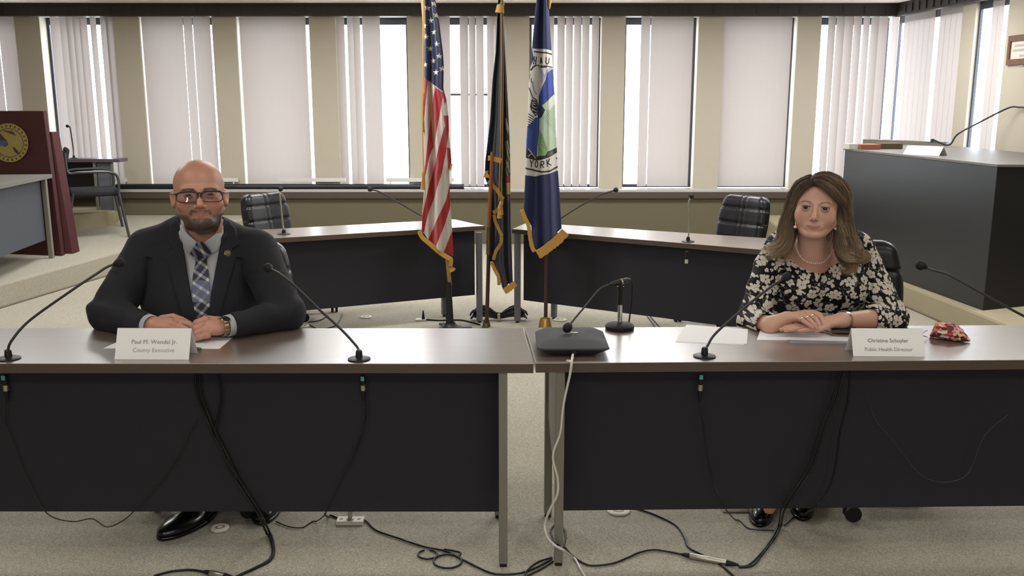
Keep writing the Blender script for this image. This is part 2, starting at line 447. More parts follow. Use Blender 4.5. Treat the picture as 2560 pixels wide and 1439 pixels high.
# ---- right side wall with its own blind
def onR(u, v=250, off=0.0):
    x, y, z = ray(u, v); t = (4.27 + off + 0.083 * YW) / (x + 0.083 * y)
    return Vector((x * t, y * t, CAM_H + z * t))
dR = Vector((-0.083, 1, 0)).normalized(); nR = Vector((-1, -0.083, 0)).normalized()
def wallseg(name, ya, yb, z0, z1, th, m, inner=0.0, parent=None, smooth=None):
    pa = (wallx(ya) - inner, ya); pb = (wallx(yb) - inner, yb)
    return MB().prism([pa, pb, (pb[0] + th, pb[1]), (pa[0] + th, pa[1])], z0, z1).build(name, m, parent, smooth=smooth)
yr = lambda u, off=0.0: onR(u, 250, off).y
zs_r = z_sill
struct(wallseg('wall_right', YF, YW + .3, 0, z_sill, .06, m_olive))
struct(wallseg('wall_right_header', YF, YW + .3, z_vb + .12, CEIL, .06, m_pier))
struct(wallseg('wall_right_pier', yr(2419), yr(2387), z_sill, z_vb + .12, .05, m_pier))
struct(wallseg('wall_right_solid', YF, yr(2499), z_sill, z_vb + .12, .05, m_pier))
struct(wallseg('trim_3', 6.9, YV + .1, z_vb, CEIL, .08, m_dark, inner=.09))
for k in range(24):
    y = 7.0 + k * .14
    struct(wallseg('trim_rib', y, y + .03, z_vb + .02, CEIL - .03, .012, m_dark, inner=.1))
BR = 0
for (ya, yb, us, lab) in ((yr(2387), YW + .02, [(2246, 2321), (2333, 2387)], BLAB[11]),
                          (yr(2499), yr(2419), [(2460, 2488)], 'short vertical blind beside the widest bright gap on the right side wall')):
    w = MB()
    for (y0, y1, z0, z1) in ((ya, yb, z_sill, z_sill + .035), (ya, yb, z_head, z_vb + .12), (ya, ya + .02, z_sill, z_head), (yb - .02, yb, z_sill, z_head)):
        pa = wallx(y0) + .035; pb = wallx(y1) + .035
        w.prism([(pa, y0), (pb, y1), (pb + .025, y1), (pa + .025, y0)], z0, z1)
    BR += 1
    wo = struct(w.build('window_%d' % (11 + BR), m_frame, smooth=None))
    MB().prism([(wallx(ya) + .045, ya), (wallx(yb) + .045, yb), (wallx(yb) + .05, yb), (wallx(ya) + .05, ya)], z_sill, z_head).build('glass_pane', m_glass, wo, smooth=None)
    t = thing('vertical_blind', lab, 'blind', (wallx((ya + yb) / 2), (ya + yb) / 2, z_vb), 'vertical blinds along the window wall')
    pa = wallx(ya) + .005; pb = wallx(yb) + .005
    MB().prism([(pa, ya), (pb, yb), (pb + .04, yb), (pa + .04, ya)], z_vb + .01, z_vb + .05).build('headrail', m_white, t, smooth=None)
    for (u0, u1) in us:
        y0, y1 = yr(u1, .03), yr(u0, .03); n = max(1, round((y1 - y0) / .1)); dy = (y1 - y0) / n
        for k in range(n):
            a = y0 + k * dy; b = a + dy + .004; xa = wallx(a) + .03; xb = wallx(b) + .03
            V = []; n_ = 5
            for z in (z_sill + .02, z_vb + .03):
                for q in range(n_ + 1):
                    s = q / n_; V.append((xa + (xb - xa) * s + .001 * (1 - (2 * s - 1) ** 2) + (.001 if q == 0 else 0), a + (b - a) * s, z))
            mkobj('slat', V, [(q, q + 1, n_ + 2 + q, n_ + 1 + q) for q in range(n_)], m_blind, t, smooth=180)
# square pier standing out of the right wall at the edge of the picture
struct(MB().box(4.27, 4.75, 7.35, 7.72, 0, CEIL).build('wall_pilaster', mat('grey_green_paint', '857c66', .7), smooth=None))

# ---- carpeted daises left and right
zsurf = lambda y: 0.18 + max(0, y - 8.6) * 0.083
e0 = PZ(0, 772, 0); e1 = PZ(267, 691, 0)
dL = (e1 - e0).normalized(); eA = e0 - dL * 2.4; eB = e0 + dL * 1.9; eC = e0 + dL * 2.6
yb_ = YV + .05
Lp = [(XL, eA.y), (eA.x, eA.y), (eB.x, eB.y), (eB.x + .25, eB.y + .5), (-3.15, 10.0), (-2.9, yb_), (XL, yb_)]
ld = MB().prism(Lp, 0.0, [zsurf(p[1]) if p[1] > 8.7 else .18 for p in Lp]).build('floor_dais', m_carpet, smooth=None, bevel=.02); struct(ld)
b0 = PY(310, 558, 9.95); b1 = PZ(181, 578, .27); tz = b0.z + .135
b0.x -= .09
Sp = [(b0.x, b0.y), (b1.x, b1.y), (XL + .3, b1.y - .75), (XL + .3, yb_), (b0.x - .12, yb_)]
struct(MB().prism(Sp, .17, tz).build('floor_step', m_riser, smooth=None, bevel=.02))
r0 = PZ(2255, 758, 0); r1 = PZ(2360, 805, 0)
dRr = (r0 - Vector((3.146 + .12, 6.05, 0))).normalized(); rA = r0 - dRr * 4.0; rB = Vector((3.02, 8.6, 0))
Rp = [(r0.x + .22, 3.2), (r0.x + .03, 6.2), (r0.x - .05, 7.25), (2.86, 8.6), (2.86, yb_), (wallx(yb_), yb_), (wallx(3.2), 3.2)]
struct(MB().prism(Rp, 0, [.18 if p[1] < 8 else zsurf(p[1]) for p in Rp]).build('floor_dais', m_riser, smooth=None, bevel=.02))
# ceiling troffers, also for the added rear fill row
m_lens = bpy.data.materials.new('lamp_lens'); m_lens.use_nodes = True
bl = m_lens.node_tree.nodes['Principled BSDF']; bl.inputs['Emission Color'].default_value = (1, .93, .82, 1); bl.inputs['Emission Strength'].default_value = 3; bl.inputs['Base Color'].default_value = (.8, .8, .8, 1)
def lamp_lab(x, y):
    row = {8.6: 'in the row nearest the window wall', 5.9: 'in the row above the angled rear tables', 2.6: 'in the row above the front tables', -0.4: 'in the first row behind the front tables\' open side', -3.2: 'in the unseen row farthest from the windows, added as frontal fill'}[y]
    xs = sorted({a for a, b, c in LAMPS if b == y}); i = xs.index(x); n = len(xs)
    pos = ('leftmost', 'middle', 'rightmost')[i] if n == 3 else ('leftmost', 'second from left', 'second from right', 'rightmost')[i]
    return 'recessed ceiling light, ' + pos + ' ' + row
for (x, y, p) in LAMPS:
    t = thing('ceiling_light', lamp_lab(x, y), 'ceiling light', (x, y, CEIL), 'recessed ceiling lights')
    MB().box(x - .6, x + .6, y - .3, y - .27, CEIL - .02, CEIL).box(x - .6, x + .6, y + .27, y + .3, CEIL - .02, CEIL).box(x - .6, x - .57, y - .27, y + .27, CEIL - .02, CEIL).box(x + .57, x + .6, y - .27, y + .27, CEIL - .02, CEIL).build('frame', m_white, t, smooth=None)
    MB().box(x - .57, x + .57, y - .27, y + .27, CEIL - .012, CEIL - .001).build('diffuser', m_lens, t, smooth=None)
# ---- things along the sill
a = PY(290, 470, YV + .07); b = PY(1160, 472, YV + .07)
rl = MB().tube([(a.x, YV + .08, z_sill + .03), (b.x, YV + .08, z_sill + .03)], .03, 10).build('rolled_screen', mat('black_vinyl', '141418', .4))
tag(rl, 'long black rolled tube lying along the window sill left of the flags', 'rolled screen')
for k, (u0, u1, lab) in enumerate([(270, 319, 'short grey bar on legs on the sill beside the small dark desk'), (430, 597, 'white bar on legs on the sill behind the bald man\'s head'),
        (695, 865, 'long white bar on legs standing on the sill above the empty leather chair'), (966, 1135, 'white bar on legs in front of the wide bright gap left of the striped flag')]):
    y = YW - .01; a = PY(u0, 449, y); b = PY(u1, 449, y)
    t = thing('air_deflector', lab, 'air deflector', ((a.x + b.x) / 2, y, z_sill), 'white bars along the sill')
    MB().box(a.x, b.x, y - .03, y - .015, a.z - .022, a.z + .022).build('bar', m_white, t, smooth=None)
    for x in (a.x + .04, b.x - .06): MB().box(x, x + .015, y - .03, y - .018, z_sill, a.z - .02).build('leg', m_white, t, smooth=None)
# framed notice on the right wall
c0 = onR(2527, 90); c1 = onR(2527, 163); ya = c0.y
t = thing('framed_notice', 'brown framed paper notice hanging on the side wall at the right edge', 'picture frame', (wallx(ya), ya, (c0.z + c1.z) / 2))
def rquad(y0, y1, z0, z1, th, off=0): 
    return [(wallx(y0) - off - th, y0), (wallx(y1) - off - th, y1), (wallx(y1) - off, y1), (wallx(y0) - off, y0)]
m_brown = mat('brown_frame', '6b4834', .5, noise=.2, nscale=20)
zt, zb = c0.z, c1.z
f = MB().prism(rquad(ya - .46, ya, 0, 0, .02), zt - .05, zt).prism(rquad(ya - .46, ya, 0, 0, .02), zb, zb + .05).prism(rquad(ya - .035, ya, 0, 0, .02), zb + .05, zt - .05).prism(rquad(ya - .46, ya - .425, 0, 0, .02), zb + .05, zt - .05)
f.build('frame', m_brown, t, smooth=None)
MB().prism(rquad(ya - .425, ya - .035, 0, 0, .006), zb + .05, zt - .05).build('paper', mat('notice_paper', 'd9d2c4', .8), t, smooth=None)
pr = MB()
for k, (s0, s1, zz) in enumerate([(.05, .36, .03), (.03, .38, .07), (.13, .2, .12), (.08, .2, .16), (.13, .2, .2)]): pr.prism(rquad(ya - .035 - s1, ya - .035 - s0, 0, 0, .0075), zt - .05 - zz - .02, zt - .05 - zz)
pr.build('print', mat('notice_print', 'b3aca6', .8), t, smooth=None)
# ============================================================ FURNITURE
m_top = mat('brown_laminate', '75655b', 0.32, spec=1.0, noise=0.18, nscale=5, stretch=(1.2, 14, 14), coat=1.0)
mt_ = m_top.node_tree.nodes['Principled BSDF']; mt_.inputs['IOR'].default_value = 1.7; mt_.inputs['Coat Roughness'].default_value = .27; mt_.inputs['Coat IOR'].default_value = 1.6
m_edge = mat('brown_edge', '54463c', 0.45, noise=.3, nscale=10, stretch=(2, 2, 30))
m_panel = mat('charcoal_panel', '2d2d33', 0.75, spec=.25, noise=.1, nscale=250, bump=.2, bscale=500)
m_leg = mat('satin_grey_metal', '8a877c', 0.42, .35)
m_leg2 = mat('grey_painted_metal', '727477', 0.45, .3)
m_black = mat('black_plastic', '101012', .45)
m_rubber = mat('black_rubber', '0b0b0c', .7)
m_chrome = mat('chrome', 'c8c8c8', .15, 1.0)
m_steel = mat('brushed_steel', 'b9b4a6', .35, .9)
m_leather = mat('black_leather', '14151a', .34, spec=.5, noise=.1, nscale=30, bump=.1, bscale=60)
m_gold = mat('gold_metal', 'bfa05a', .35, .9)
H = .737

# ---- the two front tables
def table(label, x0, x1, yL0, yL1, yR0, yR1, end, rot=None):
    """front edge runs (x0,yL0)->(x1,yR0), back edge (.., yL1)->(.., yR1); end: which end shows ('R' or 'L')"""
    (xf0, yf0), (xf1, yf1) = x0, x1
    d = Vector((xf1 - xf0, yf1 - yf0, 0)); L = d.length; d.normalize(); n = Vector((-.058, 1, 0)).normalized(); D = .49
    P = lambda a, b, z=0: Vector((xf0, yf0, z)) + d * a + n * b
    t = thing('conference_table', label, 'table', tuple(P(L / 2, D / 2)), 'pair of front tables')
    tp = MB(); tp.obox(P(L / 2, D / 2, H - .0165), d * (L / 2), n * (D / 2), (0, 0, .0165)); tp.build('tabletop', m_top, t, smooth=None, bevel=.001)
    eb = MB(); eb.obox(P(L / 2, -.0006, H - .0165), d * (L / 2), n * .0012, (0, 0, .015)); eb.build('edge_band', m_edge, t, smooth=None)
    pb = .155
    for (a, off) in ((.085, 0), (L - .100, 0)):
        sgn = 1 if a < L / 2 else -1
        for b, nm in ((.03, 'f'), (D - .075, 'b')):
            l = MB(); l.obox(P(a, b, (H - .033 + .012) / 2), d * .0145, n * .0145, (0, 0, (H - .033 - .012) / 2))
            lo = l.build('leg', m_leg, t, smooth=None, bevel=.0015)
            f = MB(); f.obox(P(a, b, .006), d * .012, n * .012, (0, 0, .006)); f.build('foot_cap', m_rubber, lo, smooth=None)
        # gusset plate between the two legs, its lower corner cut away in a curve
        y0, y1 = .045, D - .075; g = []
        for k in range(9):
            s = k / 8; g.append(P(a, y0 + (y1 - y0) * s, .245 + .21 * s ** 1.6))
        poly = g + [P(a, y1, H - .033), P(a, y0, H - .033)]
        gm = MB(); gm.slab([p + d * (-.004) for p in poly], d * .008); gm.build('end_gusset', m_leg, t, smooth=None)
    e0, e1 = .085 + .016, L - .085 - .016
    pn = MB(); pn.obox(P((e0 + e1) / 2, .135, (pb + H - .033) / 2), d * ((e1 - e0) / 2), n * .009, (0, 0, (H - .033 - pb) / 2)); pn.build('modesty_panel', m_panel, t, smooth=None, bevel=.002)
    return t, P, L
TL = table('long brown table with charcoal front panel where the bald man sits', (-2.62, 2.928), (.071, 2.926), 0, 0, 0, 0, 'R')
TR = table('long brown table with charcoal front panel where the woman sits', (.0785, 2.932), (2.75, 2.996), 0, 0, 0, 0, 'L')
# ---- the V-shaped pair behind
HV = .70; KV = (CAM_H - HV) / (CAM_H - H)
kv = lambda p: (p[0] * KV, p[1] * KV)
def vtable(label, FL, FR, BR_, BL_, legs, sideset=.13):
    FL, FR, BR_, BL_ = [kv(q) for q in (FL, FR, BR_, BL_)]
    c = (Vector(FL) + Vector(FR)) / 2
    t = thing('conference_table', label, 'table', (c.x, c.y, 0), 'pair of angled rear tables')
    MB().prism([FL, FR, BR_, BL_], HV - .033, HV).build('tabletop', m_top, t, smooth=None, bevel=.002)
    d = (Vector(FR) - Vector(FL)).to_3d().normalized(); n = Vector((-d.y, d.x, 0)); L = (Vector(FR) - Vector(FL)).length
    MB().obox((Vector(FL) + Vector(FR)).to_3d() / 2 + Vector((0, 0, HV - .0165)) - n * .0006, d * (L / 2), n * .0012, (0, 0, .015)).build('edge_band', m_edge, t, smooth=None)
    A = Vector(FL).to_3d() + n * sideset; pz = .175
    MB().obox(A + d * (L / 2) + Vector((0, 0, (pz + HV - .033) / 2)), d * (L / 2 - .06), n * .009, (0, 0, (HV - .033 - pz) / 2)).build('modesty_panel', m_panel, t, smooth=None, bevel=.002)
    for (x, y) in legs:
        l = MB().obox((x, y, (HV - .033 + .012) / 2), d * .018, n * .018, (0, 0, (HV - .045) / 2)).build('leg', m_leg2, t, smooth=None, bevel=.0015)
        MB().lathe([(.012, 0), (.014, .004), (.008, .012)], (x, y, 0), 10).build('leveling_foot', m_rubber, l)
    return t, A, d, n
dvl = (Vector((-.189, 6.432)) - Vector((-1.519, 5.821))).normalized()
VFL = Vector((-1.519, 5.821)) - dvl * .75; nv = Vector((-dvl.y, dvl.x))
VTL = vtable('angled rear table left of the flags with black front panel', tuple(VFL), (-.189, 6.432), (-.43, 6.80), tuple(VFL + nv * .46),
             [(-.239, 6.60), (-.513, 6.80), kv(VFL + dvl * .12 + nv * .08), kv(VFL + dvl * .12 + nv * .4)], .07)
dvr = (Vector((1.483, 5.344)) - Vector((0, 6.262))).normalized(); nvr = Vector((-dvr.y, dvr.x)); VFR = Vector((1.483, 5.344)) + dvr * .08
VTR = vtable('angled rear table right of the flags with black front panel', (0.0, 6.262), tuple(VFR), tuple(VFR + nvr * .5), (.11, 6.62),
             [(0.04, 6.60), (.315, 6.72), kv(VFR - dvr * .1 + nvr * .1), kv(VFR - dvr * .1 + nvr * .42)], .07)

# ---- executive chairs
def exec_chair(label, loc, rz, backh=.96, hw=.235, tilt=.14, arms=True, group='black leather swivel chairs', br=.3):
    t = thing('swivel_chair', label, 'chair', (0, 0, 0), group)
    def back(p):
        a = -tilt; R = rotm('X', a)
        c = np.array((0, .27, .5 + (backh - .5) / 2 + .0)); q = (p - c.astype(f4)) @ R.astype(f4)
        hh = (backh - .5) / 2
        w = hw * (1 - .16 * np.clip((q[:, 2] + 0) / hh, -.3, 1) ** 2)
        d = np.stack([np.abs(q[:, 0]) - (w - .05), np.abs(q[:, 1] + .03 * (q[:, 0] / hw) ** 2) - .012, np.abs(q[:, 2]) - (hh - .05)], 1)
        D = np.sqrt((np.maximum(d, 0) ** 2).sum(1)) + np.minimum(d.max(1), 0) - .05
        g = np.abs((q[:, 2] + hh * .62) % (hh * .56) - hh * .28) - hh * .28; g = -g
        D = D + .010 * np.exp(-(g / .008) ** 2) * (q[:, 1] < 0)
        m = (np.abs(q[:, 0]) < .07)
        D = D + .0045 * np.exp(-((np.abs(q[:, 0]) - .022) / .005) ** 2) * (q[:, 1] < 0)
        return D.astype(f4)
    V, F = surfnet(back, (-.3, .1, .42), (.3, .5, 1.1), .008); mkobj('backrest', V, F, m_leather, t, smooth=180)
    def seat(p):
        return np.minimum(sd_box(p, (0, 0, .46), (.25, .25, .05), .045), 9)
    V, F = surfnet(seat, (-.3, -.3, .38), (.3, .3, .54), .012); mkobj('seat', V, F, m_leather, t, smooth=180)
    MB().lathe([(.03, .1), (.03, .26), (.02, .26), (.02, .42)], (0, 0, 0), 14).build('gas_column', m_black, t)
    MB().tube(spline([(0, .12, .41), (0, .32, .40), (0, .36, .5), (0, .35, .62)], 4), .02, 8, flat=.5).build('back_bracket', m_black, t)
    b = MB()
    for k in range(5):
        a = 2 * pi * k / 5 + br
        b.tube([(0, 0, .12), (cos(a) * .16, sin(a) * .16, .105), (cos(a) * .31, sin(a) * .31, .075)], [.03, .024, .016], 8)
    bs = b.build('star_base', m_black, t)
    for k in range(5):
        a = 2 * pi * k / 5 + br; x, y = cos(a) * .31, sin(a) * .31; tx, ty = cos(a), sin(a)
        c = MB()
        for s in (-1, 1): c.lathe([(.006, -.01), (.030, -.009), (.032, -.004), (.032, .004), (.030, .009), (.006, .01)], (x + tx * .016 * s, y + ty * .016 * s, .032), 14, (tx, ty, 0))
        c.tube([(x, y, .03), (x, y, .075)], .01, 6); c.build('caster', m_rubber, t)
    if arms:
        for s in (-1, 1):
            MB().tube(spline([(s * .2, -.05, .42), (s * .29, -.04, .44), (s * .3, -.12, .62), (s * .29, .02, .66), (s * .28, .2, .66), (s * .22, .27, .62)], 4), .014, 8).build('armrest', m_black, t)
    t.location = loc; t.rotation_euler = (0, 0, rz)
    return t
ch1 = exec_chair('empty black leather swivel chair behind the angled table left of the flags', (-1.68, 6.90, 0), radians(56), backh=.91, hw=.21, tilt=.2, br=radians(-118), arms=False)
ch2 = copy_tree(ch1, (1.53, 6.68, 0), radians(-52)); ch2['label'] = 'empty black leather swivel chair behind the angled table right of the flags'
ch3 = exec_chair('dark swivel chair with rounded back that the bald man sits on', (-1.17, 3.62, 0), radians(8), backh=1.0, hw=.265, tilt=.05, br=radians(-71), arms=False)
ch4 = exec_chair('black leather swivel chair with wide back that the woman sits on', (1.345, 3.62, 0), radians(-8), backh=1.01, hw=.28, tilt=.06, br=radians(-88), arms=False)

# ---- big dark rostrum on the right dais
A = Vector((3.236, 6.17)); B = Vector((3.02, 8.43)); zt = PY(2498, 415, A.y).z
C = PZ(2165, 366, zt - .005); D = PZ(2560, 384, zt - .005)
m_ros = mat('rostrum_black_laminate', '16171b', .34, spec=.5, noise=.1, nscale=8)
m_rtop = mat('rostrum_grey_top', '6c675f', .45, noise=.1, nscale=10)
tr = thing('rostrum', 'large dark panelled rostrum with grey top on the right dais behind the woman', 'desk', (A.x, A.y, .18))
MB().prism([tuple(A), (4.1, A.y - .02), (4.2, 7.2), (4.2, 8.9), (3.5, 9.4), tuple(B)], .18, zt - .006).build('body', m_ros, tr, smooth=None, bevel=.003)
MB().prism([(A.x - .01, A.y - .012), (4.14, A.y - .03), (4.235, 7.1), (4.24, 8.9), (3.74, 9.72), (B.x - .01, B.y + .01)], zt - .006, zt + .012).build('desktop', m_rtop, tr, smooth=None, bevel=.002)
e = (B - A); 
q0 = PY(2165, 364, 9.6); q1 = PY(2376, 373, 8.9)
MB().prism([(3.60, 9.55), (4.13, 8.85), (4.2, 8.9), (3.72, 9.7)], zt, zt + .05).build('ledge', mat('rostrum_ledge', '6e675c', .45), tr, smooth=None)
# things on the rostrum
def on_ros(u, v): return PZ(u, v, zt + .012)
p0 = on_ros(2116, 386); p1 = on_ros(2140, 386)
t = thing('paper_box', 'small brown box with white printed end on the far left corner of the rostrum', 'box', tuple(p0))
x = PY(2117, 380, 8.3); y = PY(2190, 384, 8.05)
MB().box(x.x, PY(2140, 380, 8.3).x, 8.25, 8.4, zt + .012, zt + .058).build('label_end', mat('pale_card', 'c9c6bf', .7), t, smooth=None)
MB().box(PY(2140, 380, 8.3).x, PY(2190, 380, 8.3).x, 8.2, 8.4, zt + .012, zt + .056).build('box_side', mat('brick_card', '9a5a44', .7), t, smooth=None, bevel=.004)
MB().box(PY(2191, 380, 8.4).x, PY(2245, 380, 8.4).x, 8.3, 8.45, zt + .012, zt + .062).build('folder', mat('olive_card', '5a4c34', .7), None, smooth=None, bevel=.006)
bpy.data.objects['folder']['label'] = 'dark olive folder lying beside the brown box on the rostrum'; bpy.data.objects['folder']['category'] = 'folder'
m_card = mat('white_card', 'f7f6f6', .7)
def tent(name, label, pl, pr, h, depth, m, text=None, group='folded name cards', flip=1):
    pl = Vector(pl); pr = Vector(pr); d = (pr - pl); L = d.length; d.normalize(); n = Vector((-d.y, d.x, 0)) * flip; ap = Vector((0, 0, h)) + n * depth / 2
    t = thing(name, label, 'name card', tuple((pl + pr) / 2), group)
    th = .0012
    m_ = MB(); m_.slab([pl, pr, pr + ap, pl + ap], (n * th).to_tuple()); m_.build('front_leaf', m, t, smooth=None)
    m_ = MB(); q = n * depth; m_.slab([pl + q, pr + q, pr + ap, pl + ap], (n * th).to_tuple()); m_.build('back_leaf', m, t, smooth=None)
    return t, pl, d, n, ap
a = on_ros(2290, 396.5); b = on_ros(2325, 398.5)
ta = tent('name_card', 'folded blank name card seen from behind on the edge of the rostrum', Vector((A.x * .4 + B.x * .6 + .02, A.y * .4 + B.y * .6 - .1, zt + .012)), Vector((A.x * .4 + B.x * .6 + .2, A.y * .4 + B.y * .6 - .34, zt + .012)), .07, .12, m_card)

# ---- gooseneck microphones
m_cable = mat('black_cable', '0f0f10', .5)
m_neck = mat('gooseneck_grey', '3a3838', .45, .3)
def goose(label, base, pts, r=.0045, head=.014, baser=.038, group='gooseneck microphones', mneck=None, capdir=None, hl=.03):
    base = Vector(base)
    t = thing('gooseneck_microphone', label, 'microphone', tuple(base), group)
    MB().lathe([(baser, 0), (baser, .004), (baser * .8, .007), (baser * .32, .009), (baser * .28, .03), (baser * .16, .034)], base, 24).build('base', m_black, t)
    P = spline([base + Vector((0, 0, .03))] + [Vector(p) for p in pts], 8)
    MB().tube(P, r, 8).build('neck', mneck or m_neck, t, smooth=60)
    e = P[-1]; d = (P[-1] - P[-2]).normalized()
    MB().lathe([(.3 * head, -.008), (.6 * head, 0), (head, .3 * hl), (head, .7 * hl), (.75 * head, .95 * hl), (.2 * head, 1.06 * hl)], e, 16, d).build('foam_head', m_rubber, t)
    return t
# left front table: bases at (22,898) and (898,898)
goose('gooseneck microphone at the left edge of the picture, curving towards the bald man\'s right shoulder', PZ(22, 897, H),
      [PY(30, 850, 2.98), PY(75, 800, 3.01), PY(180, 725, 3.05), PY(240, 685, 3.08), PY(268, 667, 3.1), PY(288, 660, 3.11)], head=.016)
goose('gooseneck microphone right of the bald man, leaning left across his arm', PZ(898, 898, H),
      [PY(889, 862, 3.0), PY(850, 820, 3.03), PY(800, 775, 3.07), PY(740, 717, 3.12), PY(700, 685, 3.16), PY(676, 672, 3.2)], head=.016)
goose('gooseneck microphone in front of the woman, leaning right across her blouse', PZ(1761, 891, H),
      [PY(1768, 865, 3.03), PY(1790, 832, 3.05), PY(1860, 770, 3.09), PY(1920, 722, 3.13), PY(1958, 697, 3.15)], head=.015)
goose('gooseneck microphone reaching in from the right edge of the picture', PZ(2640, 872, H),
      [PY(2640, 830, 3.1), PY(2560, 790, 3.11), PY(2450, 730, 3.14), PY(2370, 686, 3.17), PY(2335, 676, 3.19), PY(2312, 667, 3.2)], head=.017)
# rear tables
goose('gooseneck microphone standing upright before the empty chair left of the flags', PZ(710, 585, HV),
      [PY(707, 560, 6.26), PY(703, 520, 6.26), PY(700, 488, 6.26), PY(701, 476, 6.24)], r=.006, head=.016, baser=.045, mneck=m_steel)
goose('gooseneck microphone behind the striped flag pointing left against the sill', (-.6, 6.8, HV),
      [PY(1055, 540, 6.8), PY(1000, 508, 6.8), PY(950, 480, 6.8), PY(930, 474, 6.8)], r=.006, head=.018, baser=.045)
goose('gooseneck microphone behind the blue flag pointing right against the sill', (.30, 6.7, HV),
      [PY(1402, 545, 6.7), PY(1450, 515, 6.7), PY(1500, 488, 6.7), PY(1535, 476, 6.7)], r=.006, head=.018, baser=.045)
goose('gooseneck microphone standing upright on the angled table right of the flags', PZ(1720, 604, HV),
      [PY(1722, 580, 5.9), PY(1723, 540, 5.9), PY(1722, 505, 5.9), PY(1727, 493, 5.87)], r=.005, head=.017, baser=.042, mneck=m_steel)
goose('gooseneck microphone on the rostrum arching to the right edge', Vector((3.95, 8.75, zt + .05)),
      [PY(2372, 362, 8.7), PY(2395, 335, 8.6), PY(2450, 305, 8.5), PY(2520, 270, 8.3), PY(2548, 268, 8.2), PY(2566, 269, 8.1)], r=.008, head=.02, baser=.05)

# ---- speakerphone
c0 = PZ(1432, 886, H); t = thing('speakerphone', 'flat black conference speakerphone between the two people near the table joint', 'speakerphone', tuple(c0))
cx = c0.x
def ring(x0, x1, y0, y1, z, r=.02, n=5):
    out = []
    for (px, py, a0) in ((x1 - r, y1 - r, 0), (x0 + r, y1 - r, 90), (x0 + r, y0 + r, 180), (x1 - r, y0 + r, 270)):
        for k in range(n): a = radians(a0 + 90 * k / (n - 1)); out.append((px + r * cos(a), py + r * sin(a), z))
    return out
f0 = PY(1342, 880, 3.02).x; f1 = PY(1524, 880, 3.02).x; yb0 = 3.0; yb1 = 3.26
R_ = [ring(f0 + .045, f1 - .045, yb0 + .03, yb1 - .02, H + .001), ring(f0 + .035, f1 - .035, yb0 + .015, yb1 - .02, H + .008), ring(f0, f1, yb0, yb1, H + .026), ring(f0 + .002, f1 - .002, yb0 + .002, yb1 - .002, H + .031),
      ring(f0 + .03, f1 - .03, yb0 + .06, yb1 - .01, H + .044), ring(f0 + .06, f1 - .06, yb0 + .09, yb1 - .02, H + .046)]
V = [p for r in R_ for p in r]; n = len(R_[0])
F = [tuple(range(n - 1, -1, -1))] + [(i * n + k, i * n + (k + 1) % n, (i + 1) * n + (k + 1) % n, (i + 1) * n + k) for i in range(5) for k in range(n)] + [tuple(range(5 * n, 6 * n))]
mkobj('body', V, F, mat('speaker_fabric', '34353a', .7, noise=.15, nscale=400, bump=.3, bscale=700), t, smooth=30)
MB().box(PY(1424, 860, 3.2).x, PY(1442, 860, 3.2).x, 3.155, 3.165, H + .0455, H + .0475).build('badge', m_steel, t, smooth=None)
MB().box(cx - .008, cx + .008, yb0 - .006, yb0 + .01, H + .012, H + .024).build('port', m_black, t, smooth=None)
tag(MB().box(PY(1386, 840, 3.3).x, PY(1400, 840, 3.3).x, 3.29, 3.31, H, H + .012).build('tape_scrap', mat('teal_tape', '6fb5b0', .6)), 'scrap of teal tape behind the speakerphone', 'tape')

# ---- microphone stand with clipped gooseneck
b = PZ(1549, 822, H)
t = thing('desk_microphone_stand', 'round based desk stand holding a drooping gooseneck microphone behind the speakerphone', 'microphone stand', tuple(b))
MB().lathe([(.053, 0), (.055, .004), (.055, .014), (.048, .02), (.012, .024)], b, 32).build('base', m_rubber, t)
MB().lathe([(.009, .02), (.009, .1)], b, 16).build('chrome_pole', m_chrome, t)
MB().lathe([(.0095, .095), (.0105, .10), (.010, .15), (.013, .155), (.013, .165)], b, 16).build('collar', m_black, t)
q = PY(1549, 706, b.y)
MB().box(b.x - .009, b.x + .009, b.y - .008, b.y + .008, b.z + .16, q.z - .004).build('clip', m_black, t, bevel=.003)
pa = PY(1524, 711, b.y - .02); pb_ = PY(1578, 698, b.y + .0)
d = (pb_ - pa).normalized()
MB().tube([pa, pa + d * .02, pa + d * .03, pa + d * .05], [.006, .010, .011, .011], 12).build('holder', m_black, t)
MB().tube([pa + d * .046, pa + d * .052], .0118, 12).build('silver_ring', m_steel, t)
MB().tube([pa + d * .052, pa + d * .072, pa + d * .078, pa + d * .085], [.011, .0105, .006, .005], 12).build('plug', mat('dark_plug', '3c3c3c', .4, .4), t)
P = spline([pa, PY(1500, 722, b.y - .05), PY(1470, 757, b.y - .12), PY(1440, 792, b.y - .2), PY(1424, 812, b.y - .24)], 8)
MB().tube(P, .0035, 8).build('neck', m_neck, t, smooth=60)
e = P[-1]; dd = (P[-1] - P[-2]).normalized()
MB().lathe([(.004, -.004), (.012, .003), (.0165, .014), (.0165, .024), (.011, .034), (.003, .038)], e - dd * .002, 18, dd).build('foam_head', m_rubber, t)
MB().tube(spline([pa + d * .085, PY(1580, 720, b.y + .03), PY(1577, 770, b.y + .05), PY(1572, 806, b.y + .07)], 6), .003, 6).build('cord', m_cable, t)

